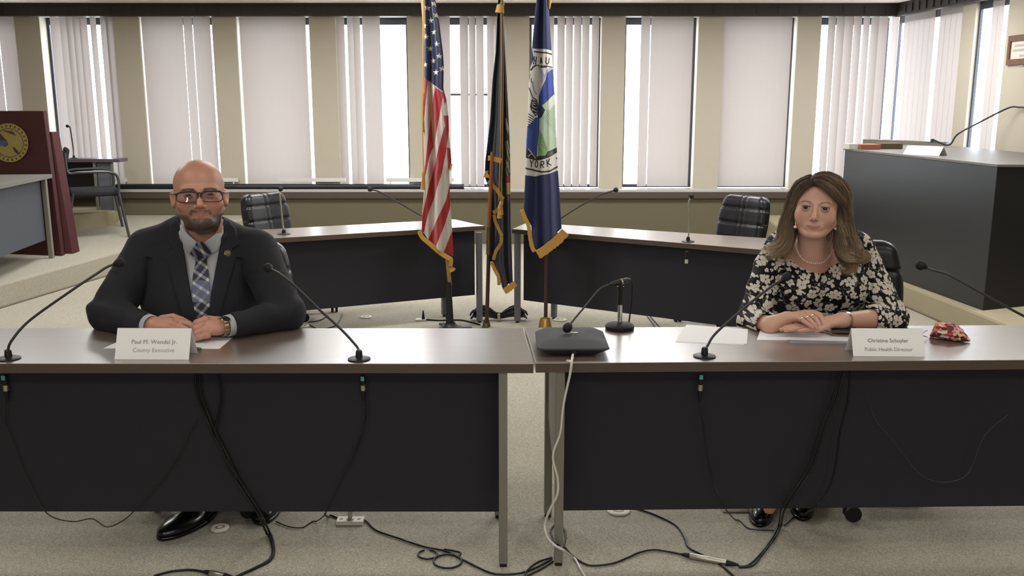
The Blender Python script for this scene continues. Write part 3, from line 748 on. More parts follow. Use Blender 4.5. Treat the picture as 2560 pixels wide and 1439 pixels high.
# ---- left: small table, maroon podium, arm chairs, second small table
m_gtop = mat('grey_laminate', '77756f', .5); m_gpan = mat('grey_blue_panel', '4b4f57', .6, noise=.06, nscale=30)
lg = PZ(105, 650, .18); ztl = PY(130, 436, lg.y).z
t = thing('side_table', 'grey topped table with slate panel in front of the maroon podium', 'table', (lg.x - .5, lg.y, .18))
far = PY(130, 434, lg.y + .05); near = PY(0, 437, 7.25)
dd = (Vector((near.x, near.y)) - Vector((far.x, far.y))).normalized(); nn = Vector((dd.y, -dd.x))
if nn.x > 0: nn = -nn
a0 = Vector((far.x, far.y)); a1 = a0 + dd * 1.8
MB().prism([tuple(a0), tuple(a1), tuple(a1 + nn * .6), tuple(a0 + nn * .6)], ztl - .035, ztl).build('tabletop', m_gtop, t, smooth=None, bevel=.002)
q0 = a0 + dd * .14 + nn * .06; q1 = a1 + nn * .06
MB().prism([tuple(q0), tuple(q1), tuple(q1 + nn * .02), tuple(q0 + nn * .02)], .38, ztl - .035).build('modesty_panel', m_gpan, t, smooth=None)
for (q) in (a0 + dd * .12 + nn * .03, a0 + dd * .12 + nn * .5, a1 - dd * .1 + nn * .03, a1 - dd * .1 + nn * .5):
    MB().box(q.x - .018, q.x + .018, q.y - .018, q.y + .018, .18, ztl - .035).build('leg', m_leg, t, smooth=None)
m_mar = mat('maroon_leatherette', '3a0f13', .5, noise=.15, nscale=15)
yp = 8.45
t = thing('podium', 'tall maroon podium panels with round gold seal behind the grey table', 'podium', (PY(60, 640, yp).x, yp, .18))
def pq(u, v, y): p = PY(u, v, y); return Vector((p.x, p.y, max(p.z, .181)))
MB().slab([pq(-110, 277, yp), pq(109, 277, yp), pq(156, 648, yp - .13), pq(-90, 652, yp - .13)], (0, .06, 0)).build('front_panel', m_mar, t, smooth=None, bevel=.006)
y2 = yp + .12
MB().slab([pq(60, 330, y2), pq(130, 330, y2), PZ(184, 642, .182) , PZ(100, 645, .182)], (0, .14, 0)).build('side_panel', mat('maroon_dark', '430f14', .5), t, smooth=None, bevel=.006)
# seal: gold disc with its own marks
n_ = 48; sc_ = PY(21, 357, yp - .06); rx = .176
V = []; Cc = []; Fq = []
G = 90
gx = np.linspace(-1, 1, G); X, Z = np.meshgrid(gx, gx); P2 = np.stack([X.ravel(), Z.ravel()], 1); rr = np.hypot(P2[:, 0], P2[:, 1]); th = np.arctan2(P2[:, 1], P2[:, 0])
col = np.tile(np.array(lin('8f7c45')), (len(P2), 1)); dk = np.array(lin('3f2f22')); bl_ = np.array(lin('43505c')); lg_ = np.array(lin('a7975c'))
col[(rr < .74) & (rr > .70)] = dk * 1.3
tick = (rr > .80) & (rr < .92) & (np.abs(((th * 24 / (2 * pi)) % 1) - .5) < .16); col[tick] = dk
col[in_poly(P2, [(-.1, .1), (-.45, .5), (-.5, .2), (-.55, -.1), (-.2, -.2), (-.05, -.1)])] = dk
col[in_poly(P2, [(-.5, .15), (-.1, .1), (-.15, -.15), (-.5, -.15)])] = bl_
col[in_poly(P2, [(-.35, .62), (.1, .45), (.42, .35), (.2, .6), (-.1, .62)])] = dk * 1.4
col[in_poly(P2, [(.15, -.2), (.3, -.25), (.55, -.55), (.45, -.6), (.25, -.45)])] = dk
col[in_poly(P2, [(.1, .02), (.55, .12), (.5, -.02), (.2, -.12)])] = lg_ * .7
keep = rr < 1.0
idm = -np.ones(len(P2), int); V = []; 
for i in range(G - 1):
    for j in range(G - 1):
        q = (i * G + j, i * G + j + 1, (i + 1) * G + j + 1, (i + 1) * G + j)
        if all(rr[k] < 1.0 for k in q): Fq.append(q)
topz = pq(5, 277, yp).z; botp = pq(35, 650, yp - .13)
slope = (botp.y - yp) / (botp.z - topz)
Vs = [(sc_.x + rx * a, yp - .02 + slope * (sc_.z + rx * b - topz), sc_.z + rx * b) for a, b in P2]
mkobj('seal', Vs, Fq, mat('seal_paint', '8f7c45', .45, attr='Col'), t, smooth=180, colors=col)
# second small table behind with its panel and microphone
yk = 10.02; a = PY(145, 397, yk); b = PY(300, 393, yk)
zt2 = a.z
t = thing('side_table', 'small dark topped table with grey end panel left of the bald man, by the window', 'table', ((a.x + b.x) / 2, yk, .3))
MB().box(a.x - .5, b.x, yk - .02, yk + .2, zt2 - .035, zt2).build('tabletop', mat('mauve_laminate', '5d535c', .35), t, smooth=None, bevel=.002)
MB().box(PY(243, 450, yk).x, PY(281, 450, yk).x, yk + .02, yk + .04, PY(260, 529, yk).z, zt2 - .035).build('end_panel', mat('grey_panel', '62646a', .6), t, smooth=None)
MB().box(a.x - .45, PY(243, 450, yk).x, yk + .15, yk + .17, .55, zt2 - .035).build('back_panel', m_black, t, smooth=None)
for x in (a.x - .45, PY(238, 450, yk).x, b.x - .1): MB().box(x - .012, x + .012, yk + .0, yk + .024, tz - .002, zt2 - .035).build('leg', m_leg, t, smooth=None)
mb = Vector((PY(185, 395, yk + .1).x, yk + .1, zt2))
goose('small gooseneck microphone on the dark topped table by the window', mb, [PY(183, 370, yk + .2), PY(178, 335, yk + .2), PY(175, 318, yk + .2), PY(172, 316, yk + .2)], r=.007, head=.016, baser=.04)
m_fab = mat('black_seat_fabric', '1b1c1f', .8, noise=.1, nscale=200); m_tube = mat('dark_grey_tube', '4a4a4c', .4, .5)
def arm_chair(label, loc, rz):
    t = thing('arm_chair', label, 'chair', (0, 0, 0), 'black arm chairs beside the podium')
    MB().obox((0, 0, .45), (.24, 0, 0), (0, .23, 0), (0, 0, .035)).build('seat', m_fab, t, bevel=.025)
    MB().obox((0, .25, .72), (.22, 0, 0), (0, .02, .004), (0, -.04, .18)).build('backrest', m_fab, t, bevel=.02)
    for s in (-1, 1):
        MB().tube(spline([(s * .25, .24, .86), (s * .26, .23, .67), (s * .27, .12, .665), (s * .27, -.14, .66), (s * .27, -.22, .6), (s * .265, -.215, .45)], 5), .014, 8).build('armrest', m_tube, t)
        MB().tube([(s * .265, -.215, .46), (s * .285, -.28, 0)], .014, 8).build('leg', m_tube, t)
        MB().tube([(s * .24, .2, .46), (s * .26, .3, 0)], .014, 8).build('leg', m_tube, t)
    t.location = loc; t.rotation_euler = (0, 0, rz); return t
lc = PZ(300, 583, .25)
ac1 = arm_chair('black arm chair with tubular frame right of the maroon podium', (-4.30, 9.46, .246), radians(-62 + 180))
ac2 = copy_tree(ac1, (-4.66, 8.86, .2), radians(-68 + 180)); ac2['label'] = 'black arm chair mostly hidden behind the right edge of the maroon podium'
# ============================================================ FLAGS
YFL = 6.40
def interp(tab, v):
    T = np.array(tab, float); return np.interp(v, T[:, 1], T[:, 0])
_p0 = PY(1280, 0, YFL)
def arrPY(U, Vv, Yd):
    a = (U - 1280) / CAM_F; b = (719.5 - Vv) / CAM_F
    x = a; y = math.cos(CAM_T) + b * math.sin(CAM_T); z = -math.sin(CAM_T) + b * math.cos(CAM_T)
    t = YFL / y; X = x * t; Z = CAM_H + z * t
    return np.stack([X, Yd, Z], -1)
def flag(name, parent, L, R, v0, v1, fold, colf, m, step=1.4, bottom=None, thick=.07, ncol=None):
    wmax = max(interp(R, v) - interp(L, v) for v in np.linspace(v0, v1, 40))
    nc = int(wmax / step); nr = int((v1 - v0) / step)
    vs = np.linspace(v0, v1, nr); s = np.linspace(0, 1, nc)
    Lv = interp(L, vs)[:, None]; Rv = interp(R, vs)[:, None]
    U = Lv + (Rv - Lv) * s[None]; Vv = np.repeat(vs[:, None], nc, 1)
    edge = np.sqrt(np.maximum(0, 1 - (2 * s - 1) ** 2))[None]
    Yd = YFL - fold(s[None], (Vv - v0) / (v1 - v0)) * (.25 + .75 * edge)
    Pf = arrPY(U, Vv, Yd).reshape(-1, 3)
    UV = np.stack([U.ravel(), Vv.ravel()], 1)
    C = colf(UV)
    Pb = Pf.copy(); Pb[:, 1] = (YFL + .012 + thick * np.repeat(edge, nr, 0) * (.6 + .4 * np.sin(7 * np.repeat(s[None], nr, 0)))).ravel()
    idx = np.arange(nr * nc).reshape(nr, nc)
    a = idx[:-1, :-1].ravel(); b = idx[:-1, 1:].ravel(); c = idx[1:, 1:].ravel(); d = idx[1:, :-1].ravel()
    F = np.stack([a, d, c, b], 1)
    if bottom is not None:
        ctr = UV[F].mean(1); F = F[~in_poly(ctr, bottom)]
    n = nr * nc; Fb = F[:, ::-1] + n
    V = np.concatenate([Pf, Pb]); Fall = [F, Fb]
    for (c0, fl) in ((0, 0), (nc - 1, 1)):
        a = idx[:-1, c0]; d = idx[1:, c0]
        if bottom is not None:
            kp = ~in_poly(UV[a], bottom); a = a[kp]; d = d[kp]
        q = np.stack([a, a + n, d + n, d], 1); Fall.append(q if fl == 0 else q[:, ::-1])
    used = np.unique(F); 
    return mkobj(name, V, np.concatenate(Fall), m, parent, smooth=180, colors=np.concatenate([C, C]))
def starmask(P, c, r, rot=0):
    d = P - np.array(c); th = np.arctan2(d[:, 0], -d[:, 1]) + rot; rr = np.hypot(d[:, 0], d[:, 1])
    a = np.abs((th + pi / 5) % (2 * pi / 5) - pi / 5)
    ri = r * .382; x = rr * np.cos(a); y = rr * np.sin(a)
    # edge from tip (r,0) to inner (ri cos36, ri sin36)
    px, py = ri * cos(pi / 5), ri * sin(pi / 5); nx, ny = py, r - px
    return (nx * x + ny * y) < nx * r
m_cloth = mat('flag_cloth', 'ffffff', .75, attr='Col', sheen=.15, bump=.15, bscale=600)
m_fringe = mat('gold_fringe', 'b5862c', .6, noise=.25, nscale=300, stretch=(1, 1, .1), bump=.5, bscale=400, sheen=.3)
m_pole_w = mat('light_oak_pole', 'ae8250', .4, noise=.15, nscale=20)
m_pole_b = mat('brown_pole', '7c4a29', .4, noise=.15, nscale=20)
m_pole_d = mat('dark_walnut_pole', '3d241b', .35, noise=.2, nscale=20)
m_cord = mat('gold_cord', 'b98f3c', .55, bump=.5, bscale=300)
def ribbon(name, parent, pts, w, y0=None, thick=.012, side=(0, 1), k=16, m=None):
    """fringe hanging from a cloth edge: pts are (u,v) along the cloth edge, threads hang by w pixels towards side"""
    P = spline([(p[0], p[1], 0) for p in pts], k); V = []; F = []
    n = len(P); sd = Vector((side[0], side[1], 0))
    out = []
    for i, p in enumerate(P):
        t = (P[min(i + 1, n - 1)] - P[max(i - 1, 0)]).normalized(); nn = Vector((-t.y, t.x, 0))
        if nn.dot(sd) < 0: nn = -nn
        j = (.95 + .1 * random.random()) * w
        yy = (y0 or YFL - .06)
        for (q, dy) in ((p, -.0), (p + nn * j, -.004), (p + nn * j, thick), (p, thick)):
            w3 = PY(q.x, q.y, YFL); out.append((w3.x, yy + dy, w3.z))
    for i in range(n - 1):
        for k_ in range(4): F.append((i * 4 + k_, (i + 1) * 4 + k_, (i + 1) * 4 + (k_ + 1) % 4, i * 4 + (k_ + 1) % 4))
    F += [(0, 1, 2, 3), ((n - 1) * 4 + 3, (n - 1) * 4 + 2, (n - 1) * 4 + 1, (n - 1) * 4)]
    return mkobj(name, out, F, m or m_fringe, parent, smooth=30)
def upole(name, parent, pts, r, m, Yd=YFL, n=14):
    return MB().tube([PY(u, v, Yd) for u, v in pts], r, n).build(name, m, parent)

# ------------------------------------------------ striped national flag
base = PZ(1128, 816, 0); tf = thing('flag', 'red and white striped flag with white stars on blue, gold fringe, on a leaning pole', 'flag', (base.x, YFL, 0), 'three flags on floor stands')
navy = np.array(lin('1a2148')); red = np.array(lin('a3202a')); wh = np.array(lin('c9bfb4'))
L = [(1062, -170), (1062, 0), (1061, 190), (1057, 300), (1062, 400), (1060, 476), (1056, 540), (1054.5, 578), (1054.5, 660)]
R = [(1072, -170), (1088, 0), (1098, 60), (1107, 131), (1109, 163), (1108, 222), (1116, 251), (1121, 292), (1122, 336), (1129, 412), (1123, 430), (1125, 508), (1130, 572), (1133, 636), (1134, 660)]
stars = [(1069.6, 21), (1086.5, 11), (1092, 39.5), (1077.5, 51.6), (1085.7, 81), (1066.7, 93), (1093.6, 111), (1075.4, 122), (1099.4, 141), (1083, 152), (1064.4, 162), (1091, 181.5), (1106, 172), (1062.3, 66),
         (1078, -18), (1068, -38), (1084, -48), (1074, -75), (1070, -110)]
reds = [[(1061, 195), (1071, 199), (1066, 257), (1061, 300)],
        [(1090, 217), (1109, 233), (1105, 263), (1097, 306), (1089, 350), (1075, 388), (1066, 432), (1058, 455), (1058, 440), (1064, 409), (1074, 321), (1080, 263)],
        [(1119, 300), (1116, 306), (1105, 341), (1090, 403), (1084, 421), (1071, 473), (1058, 530), (1050, 575), (1060, 580), (1071, 533), (1089, 485), (1105, 434), (1116, 380), (1121, 330)],
        [(1126, 450), (1116, 498), (1097, 540), (1087, 562), (1070, 600), (1090, 615), (1095, 604), (1113, 559), (1124, 522), (1128, 500)],
        [(1109, 200), (1117, 248), (1112, 262), (1107, 240)], [(1110, 289), (1123, 289), (1123, 330), (1115, 330)],
        [(1117, 368), (1128, 372), (1131, 412), (1121, 425)],
        [(1131, 575), (1121, 600), (1108, 635), (1140, 660), (1136, 600)]]
def colUS(P):
    c = np.tile(wh, (len(P), 1))
    for r_ in reds: c[in_poly(P, r_)] = red
    cant = P[:, 1] < np.interp(P[:, 0], [1061, 1109], [194, 229]); c[cant] = navy
    for s in stars: c[cant & starmask(P, s, 8.0)] = np.array(lin('d6d0c4'))
    return c
flag('cloth', tf, L, R, -168, 655, lambda s, t: .03 + .035 * np.sin(9.5 * s + 2.5 * t) + .02 * np.sin(19 * s - 3 * t), colUS, m_cloth, step=.9,
     bottom=[(1040, 575), (1056, 577), (1072, 600), (1095, 618), (1115, 632), (1134, 640), (1150, 650), (1150, 800), (1040, 800)])
ribbon('fringe', tf, [(1055, 572), (1062, 587), (1080, 602), (1098, 618), (1117, 632), (1133, 642), (1132, 662), (1124, 666)], 10, y0=YFL - .07, side=(-.5, 1))
ribbon('fringe', tf, [(1128, 408), (1124, 424)], 5, y0=YFL - .03, side=(1, 0))
upole('pole', tf, [(1125, 712), (1113, 600), (1085, 340), (1062, 60), (1050, -90)], .0145, m_pole_w, YFL + .03)
upole('cord', tf, [(1058, -60), (1057.5, 200), (1056.5, 330), (1059, 430)], .004, m_cord, YFL - .05, 6)
upole('edge_binding', tf, [(1056.5, 230), (1056, 290), (1058, 330)], .007, m_cord, YFL - .03, 6)
MB().tube([PY(1060, 424, YFL - .06), PY(1059, 436, YFL - .06), PY(1059, 440, YFL - .06), PY(1057, 474, YFL - .06)], [.008, .014, .010, .017], 12).build('tassel', m_fringe, tf)
g = MB(); g.tube([(base.x - .005, YFL, .03), PY(1120, 706, YFL)], [.028, .024], 18); g.build('stand_tube', m_black, tf)
g = MB(); g.lathe([(.085, 0), (.085, .012), (.05, .022), (.035, .04), (.033, .05)], (base.x, YFL, 0), 24)
for k in range(3): a = k * 2.094; g.obox((base.x + cos(a) * .1, YFL + sin(a) * .1, .007), (cos(a) * .05, sin(a) * .05, 0), (-sin(a) * .02, cos(a) * .02, 0), (0, 0, .007))
g.build('stand_base', m_black, tf)

# ------------------------------------------------ dark furled state flag
base = PZ(1217, 814, 0); tf = thing('flag', 'tightly furled dark navy flag with gold fringe and tassels on a two-piece pole', 'flag', (base.x, YFL, 0), 'three flags on floor stands')
ny = np.array(lin('33343f')); gold = np.array(lin('b08a3a'))
L = [(1250, -60), (1243, 30), (1239, 130), (1231, 200), (1225, 300), (1213, 400), (1211, 440), (1222, 470), (1226, 560), (1225, 655), (1240, 690), (1253, 730)]
R = [(1256, -60), (1258, 30), (1262, 110), (1270, 260), (1275, 370), (1276, 440), (1277, 560), (1280, 640), (1282, 705), (1282, 730)]
def colNY(P):
    c = np.tile(ny, (len(P), 1)); u, v = P[:, 0], P[:, 1]
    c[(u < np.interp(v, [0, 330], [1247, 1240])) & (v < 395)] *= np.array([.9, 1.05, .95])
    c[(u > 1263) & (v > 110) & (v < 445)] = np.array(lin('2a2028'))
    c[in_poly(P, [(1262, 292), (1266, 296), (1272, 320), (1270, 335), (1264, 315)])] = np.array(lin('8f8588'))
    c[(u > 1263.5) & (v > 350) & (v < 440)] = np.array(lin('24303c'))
    for (a, b) in (((1264, 355), (1273, 400)), ((1268, 352), (1275, 382)), ((1265, 400), (1268, 418)), ((1270, 405), (1273, 430)), ((1264, 420), (1269, 438))):
        c[seg_d(P, a, b) < 1.6] = np.array(lin('8c8a5a'))
    c[(u > 1264) & (v > 438) & (v < 456)] = np.array(lin('8e2a2c')); c[(u > 1264) & (v >= 456) & (v < 484)] = np.array(lin('b89a3c'))
    c[in_poly(P, [(1262, 484), (1276, 484), (1276, 495), (1270, 505), (1263, 506)])] = np.array(lin('5c4048'))
    return c
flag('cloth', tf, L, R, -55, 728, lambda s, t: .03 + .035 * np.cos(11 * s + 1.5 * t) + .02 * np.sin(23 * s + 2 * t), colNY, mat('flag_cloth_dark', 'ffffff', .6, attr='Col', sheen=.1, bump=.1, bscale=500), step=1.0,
     bottom=[(1200, 655), (1226, 652), (1233, 658), (1241, 676), (1252, 708), (1256, 722), (1282, 702), (1300, 700), (1300, 800), (1200, 800)], thick=.05)
yf_ = YFL - .085
ribbon('fringe', tf, [(1221, 387), (1234, 388), (1256, 395)], 12, y0=yf_ - .012, side=(0, 1))
ribbon('fringe', tf, [(1212, 428), (1218, 424), (1222, 426)], 18, y0=yf_, side=(0, 1))
ribbon('fringe', tf, [(1224, 447), (1234, 456), (1247, 470), (1256, 484), (1262, 492)], 9, y0=yf_ - .004, side=(-.5, 1))
ribbon('fringe', tf, [(1259, 490), (1259, 505), (1250, 522), (1240, 530), (1234, 532)], 9, y0=yf_, side=(-1, -.5))
ribbon('fringe', tf, [(1240, 533), (1243, 550), (1252, 570), (1259, 585)], 8, y0=yf_ + .004, side=(-1, 0))
ribbon('fringe', tf, [(1258, 588), (1256, 605), (1244, 625), (1238, 645)], 8, y0=yf_ - .004, side=(-1, -1))
ribbon('fringe', tf, [(1233, 648), (1240, 665), (1250, 685), (1252, 706)], 8, y0=yf_, side=(-1, 1))
ribbon('fringe', tf, [(1257, 716), (1270, 708), (1283, 697)], 15, y0=yf_ + .004, side=(0, 1))
upole('upper_pole', tf, [(1222, 568), (1230, 398), (1231, 380)], .013, m_pole_b, YFL - .095)
upole('ferrule', tf, [(1222, 566), (1221.5, 600), (1221.5, 602), (1221, 636)], [.0155, .0155, .0165, .0165], mat('aged_brass', '6e6546', .35, .8), YFL - .05)
upole('lower_pole', tf, [(1222, 630), (1217, 806)], .014, m_pole_d, YFL - .02)
upole('cord', tf, [(1253, -20), (1254, 150), (1251, 350), (1247, 500)], .003, m_cord, YFL - .11, 6)
upole('cord', tf, [(1257, 30), (1258, 200), (1256, 400), (1252, 520)], .003, m_cord, YFL - .105, 6)
for (u, v) in ((1252, 503), (1249, 512)):
    MB().tube([PY(u, v, yf_ - .04), PY(u, v + 8, yf_ - .04), PY(u, v + 10, yf_ - .04), PY(u, v + 33, yf_ - .04)], [.008, .014, .011, .018], 12).build('tassel', m_fringe, tf)
upole('finial_bow', tf, [(1250, 8), (1254, 16), (1260, 12), (1258, 4), (1252, 8)], .006, m_cord, YFL - .1, 6)
MB().tube([PY(1251, 12, YFL - .1), PY(1249, 32, YFL - .1)], [.022, .03], 12).build('bow_tails', m_fringe, tf)
MB().lathe([(.055, 0), (.055, .01), (.03, .018), (.02, .06), (.016, .07)], (base.x, YFL, 0), 20).build('stand_base', mat('aged_brass', '6e6546', .35, .8), tf)

# ------------------------------------------------ blue county seal flag
YFL = 6.22
base = PY(1363, 812, YFL); base.z = 0; tf = thing('flag', 'navy blue flag with a white lettered seal and gold fringe, brass footed pole', 'flag', (base.x, YFL, 0), 'three flags on floor stands')
nb = np.array(lin('16204a'))
L = [(1351, -170), (1341, 0), (1334, 70), (1331, 100), (1326, 170), (1322, 210), (1320, 290), (1316, 350), (1312, 460), (1309, 520), (1309, 640)]
R = [(1362, -170), (1371, 0), (1377, 100), (1383, 185), (1388, 260), (1391, 350), (1395, 430), (1399, 480), (1401, 520), (1404, 570), (1405, 640)]
k4 = lambda pts: [(1280 + x / 4.0, 100 + y / 4.0) for x, y in pts]
def colCH(P):
    c = np.tile(nb, (len(P), 1)); hx = lambda s: np.array(lin(s)); wt = hx('c9c3bb'); bk = hx('1c1a1e')
    def pg(pts, col): c[in_poly(P, k4(pts))] = col
    def ln(pts, w, col):
        q = k4(pts)
        for a, b in zip(q[:-1], q[1:]): c[seg_d(P, a, b) < w / 8] = col
    pg([(200, 88), (300, 90), (400, 108), (420, 108), (420, 275), (330, 262), (240, 254), (195, 310), (150, 420), (185, 270), (215, 190)], wt)
    ln([(222, 118), (300, 126), (410, 146)], 15, bk)
    for seg in ([(222, 168), (214, 240)], [(243, 172), (234, 242)], [(218, 206), (240, 207)], [(290, 178), (283, 232)], [(292, 178), (299, 232)], [(286, 212), (297, 212)],
                [(338, 180), (334, 228), (342, 242), (354, 243), (362, 232), (370, 184)]): ln(seg, 11, bk)
    pg([(195, 300), (240, 258), (410, 280), (405, 300), (350, 332), (330, 400), (300, 470), (275, 540), (265, 620), (262, 740), (250, 790), (150, 860), (140, 560), (175, 400)], wt)
    pg([(255, 262), (285, 330), (290, 420), (300, 440), (330, 380), (350, 330), (405, 290), (380, 275), (345, 300), (325, 350), (300, 300), (280, 262)], hx('9a97ae'))
    pg([(195, 400), (215, 420), (225, 500), (255, 540), (240, 550), (210, 500), (196, 450)], hx('8f8ca6'))
    ln([(190, 300), (215, 268), (240, 255)], 16, bk); ln([(240, 250), (330, 258), (405, 272)], 5, bk); ln([(290, 268), (335, 272)], 18, bk)
    pg([(185, 380), (198, 385), (192, 400), (200, 425), (186, 425)], hx('3c3a5c'))
    pg([(405, 290), (430, 292), (430, 545), (400, 548), (330, 625), (295, 652), (262, 660), (268, 560), (300, 470), (330, 400), (350, 330)], hx('2b3f8a'))
    pg([(262, 655), (292, 650), (325, 690), (305, 745), (270, 770), (255, 765)], hx('1c2452'))
    pg([(430, 540), (400, 552), (345, 610), (292, 652), (325, 700), (300, 760), (275, 790), (262, 900), (245, 1080), (250, 1175), (350, 1140), (450, 1100), (450, 540)], hx('a9b8a0'))
    pg([(330, 620), (400, 560), (430, 560), (430, 640), (380, 700), (340, 690)], hx('bfc5b4'))
    for k in range(11): ln([(310 + k * 10, 740 - k * 14), (360 + k * 9, 870 - k * 5 + 14)] if 0 else [(305 + k * 11, 770 - k * 12), (425, 925 - k * 26)], 3.2, hx('5d6b58'))
    pg([(262, 900), (290, 915), (310, 960), (335, 1030), (352, 1085), (335, 1150), (255, 1165), (245, 1080)], hx('7d9a6c'))
    for (a, b) in (((262, 930), (300, 990)), ((300, 940), (270, 1000)), ((300, 1000), (265, 1050)), ((310, 1010), (340, 1090)), ((270, 1080), (310, 1130)), ((330, 1080), (290, 1040))): ln([a, b], 6, hx('56784a'))
    pg([(130, 880), (170, 860), (235, 770), (272, 785), (268, 900), (245, 1080), (248, 1175), (190, 1110), (130, 1070)], hx('2b3f8a'))
    ln([(410, 545), (330, 625), (292, 652), (325, 700), (300, 760), (272, 785), (268, 900), (245, 1080), (245, 1170)], 6, bk)
    ln([(170, 480), (190, 530), (205, 575), (245, 600), (258, 660), (255, 735), (235, 755), (195, 700), (185, 660), (205, 590)], 11, bk)
    pg([(190, 600), (240, 605), (252, 660), (248, 735), (220, 730), (190, 665)], bk)
    for s in ([(205, 620), (212, 640), (235, 645)], [(200, 640), (210, 668), (240, 680)], [(215, 620), (236, 622)], [(205, 690), (240, 715)]): ln(s, 6, wt)
    for k in range(6): ln([(150, 730 + k * 26), (215 - k * 4, 770 + k * 22)], 9, bk)
    pg([(130, 1050), (150, 1080), (190, 1110), (225, 1165), (245, 1185), (240, 1205), (130, 1175)], bk); ln([(160, 1085), (200, 1130), (160, 1160)], 7, wt); ln([(190, 1120), (235, 1180)], 7, wt)
    pg([(240, 1185), (255, 1160), (330, 1150), (350, 1110), (395, 1095), (455, 1070), (460, 1115), (400, 1150), (330, 1190), (250, 1205)], bk); pg([(345, 1120), (405, 1105), (410, 1135), (350, 1160)], hx('4a5a3c'))
    pg([(120, 1170), (240, 1203), (300, 1195), (400, 1150), (465, 1115), (470, 1300), (300, 1345), (225, 1362), (120, 1345)], wt)
    ln([(120, 1275), (180, 1290), (230, 1302), (300, 1318), (380, 1300), (465, 1262)], 17, bk)
    for seg in ([(180, 1195), (196, 1232)], [(215, 1200), (196, 1232), (192, 1265)], [(242, 1205), (232, 1225), (231, 1250), (240, 1272), (252, 1262), (256, 1240), (253, 1215), (242, 1205)],
                [(290, 1215), (286, 1275)], [(290, 1215), (316, 1212), (318, 1238), (290, 1244), (316, 1270)], [(344, 1195), (350, 1255)], [(372, 1185), (350, 1225), (388, 1245)]): ln(seg, 11, bk)
    ln([(444, 1178), (448, 1186)], 12, bk)
    return c
flag('cloth', tf, L, R, -168, 635, lambda s, t: .035 + .03 * np.sin(8 * s + 1.2 + t) + (.02 * t) * np.sin(17 * s + 2), colCH, m_cloth, step=.7,
     bottom=[(1290, 520), (1309, 520), (1320, 548), (1328, 565), (1332, 600), (1340, 620), (1366, 604), (1404, 570), (1420, 560), (1420, 700), (1290, 700)])
ribbon('fringe', tf, [(1309, 520), (1316, 540), (1326, 560), (1330, 590), (1335, 612), (1340, 622)], 10, y0=YFL - .075, side=(-1, .3))
ribbon('fringe', tf, [(1338, 622), (1352, 614), (1366, 603), (1385, 588), (1404, 568)], 22, y0=YFL - .08, side=(0, 1))
upole('pole', tf, [(1364, 800), (1367, 620), (1362, 0), (1361, -120)], .0135, m_pole_d, YFL + .02)
MB().tube([PY(1372, -30, YFL - .03), PY(1374, 2, YFL - .03), PY(1373, 22, YFL - .03)], [.006, .014, .006], 10).build('tassel', m_fringe, tf)
MB().lathe([(.056, 0), (.054, .02), (.036, .115), (.034, .12), (.016, .125)], (base.x, YFL, 0), 28).build('stand_base', m_gold, tf)
# ============================================================ THE TWO PEOPLE
def pxy(p):
    y = p[:, 1]; dz = p[:, 2] - CAM_H; d = y * math.cos(CAM_T) - dz * math.sin(CAM_T); up = y * math.sin(CAM_T) + dz * math.cos(CAM_T)
    return np.stack([1280 + CAM_F * p[:, 0] / d, 719.5 - CAM_F * up / d], 1)
def polysd(p, poly, k=1 / 660.0):
    P = pxy(p.astype(float)); d = np.full(len(P), 1e9); n = len(poly)
    for i in range(n): d = np.minimum(d, seg_d(P, poly[i], poly[(i + 1) % n]))
    return np.where(in_poly(P, poly), -d, d) * k
def sm(a, b, x): t = np.clip((x - a) / (b - a), 0, 1); return t * t * (3 - 2 * t)
mir = lambda c, s: (c[0] * s, c[1], c[2])

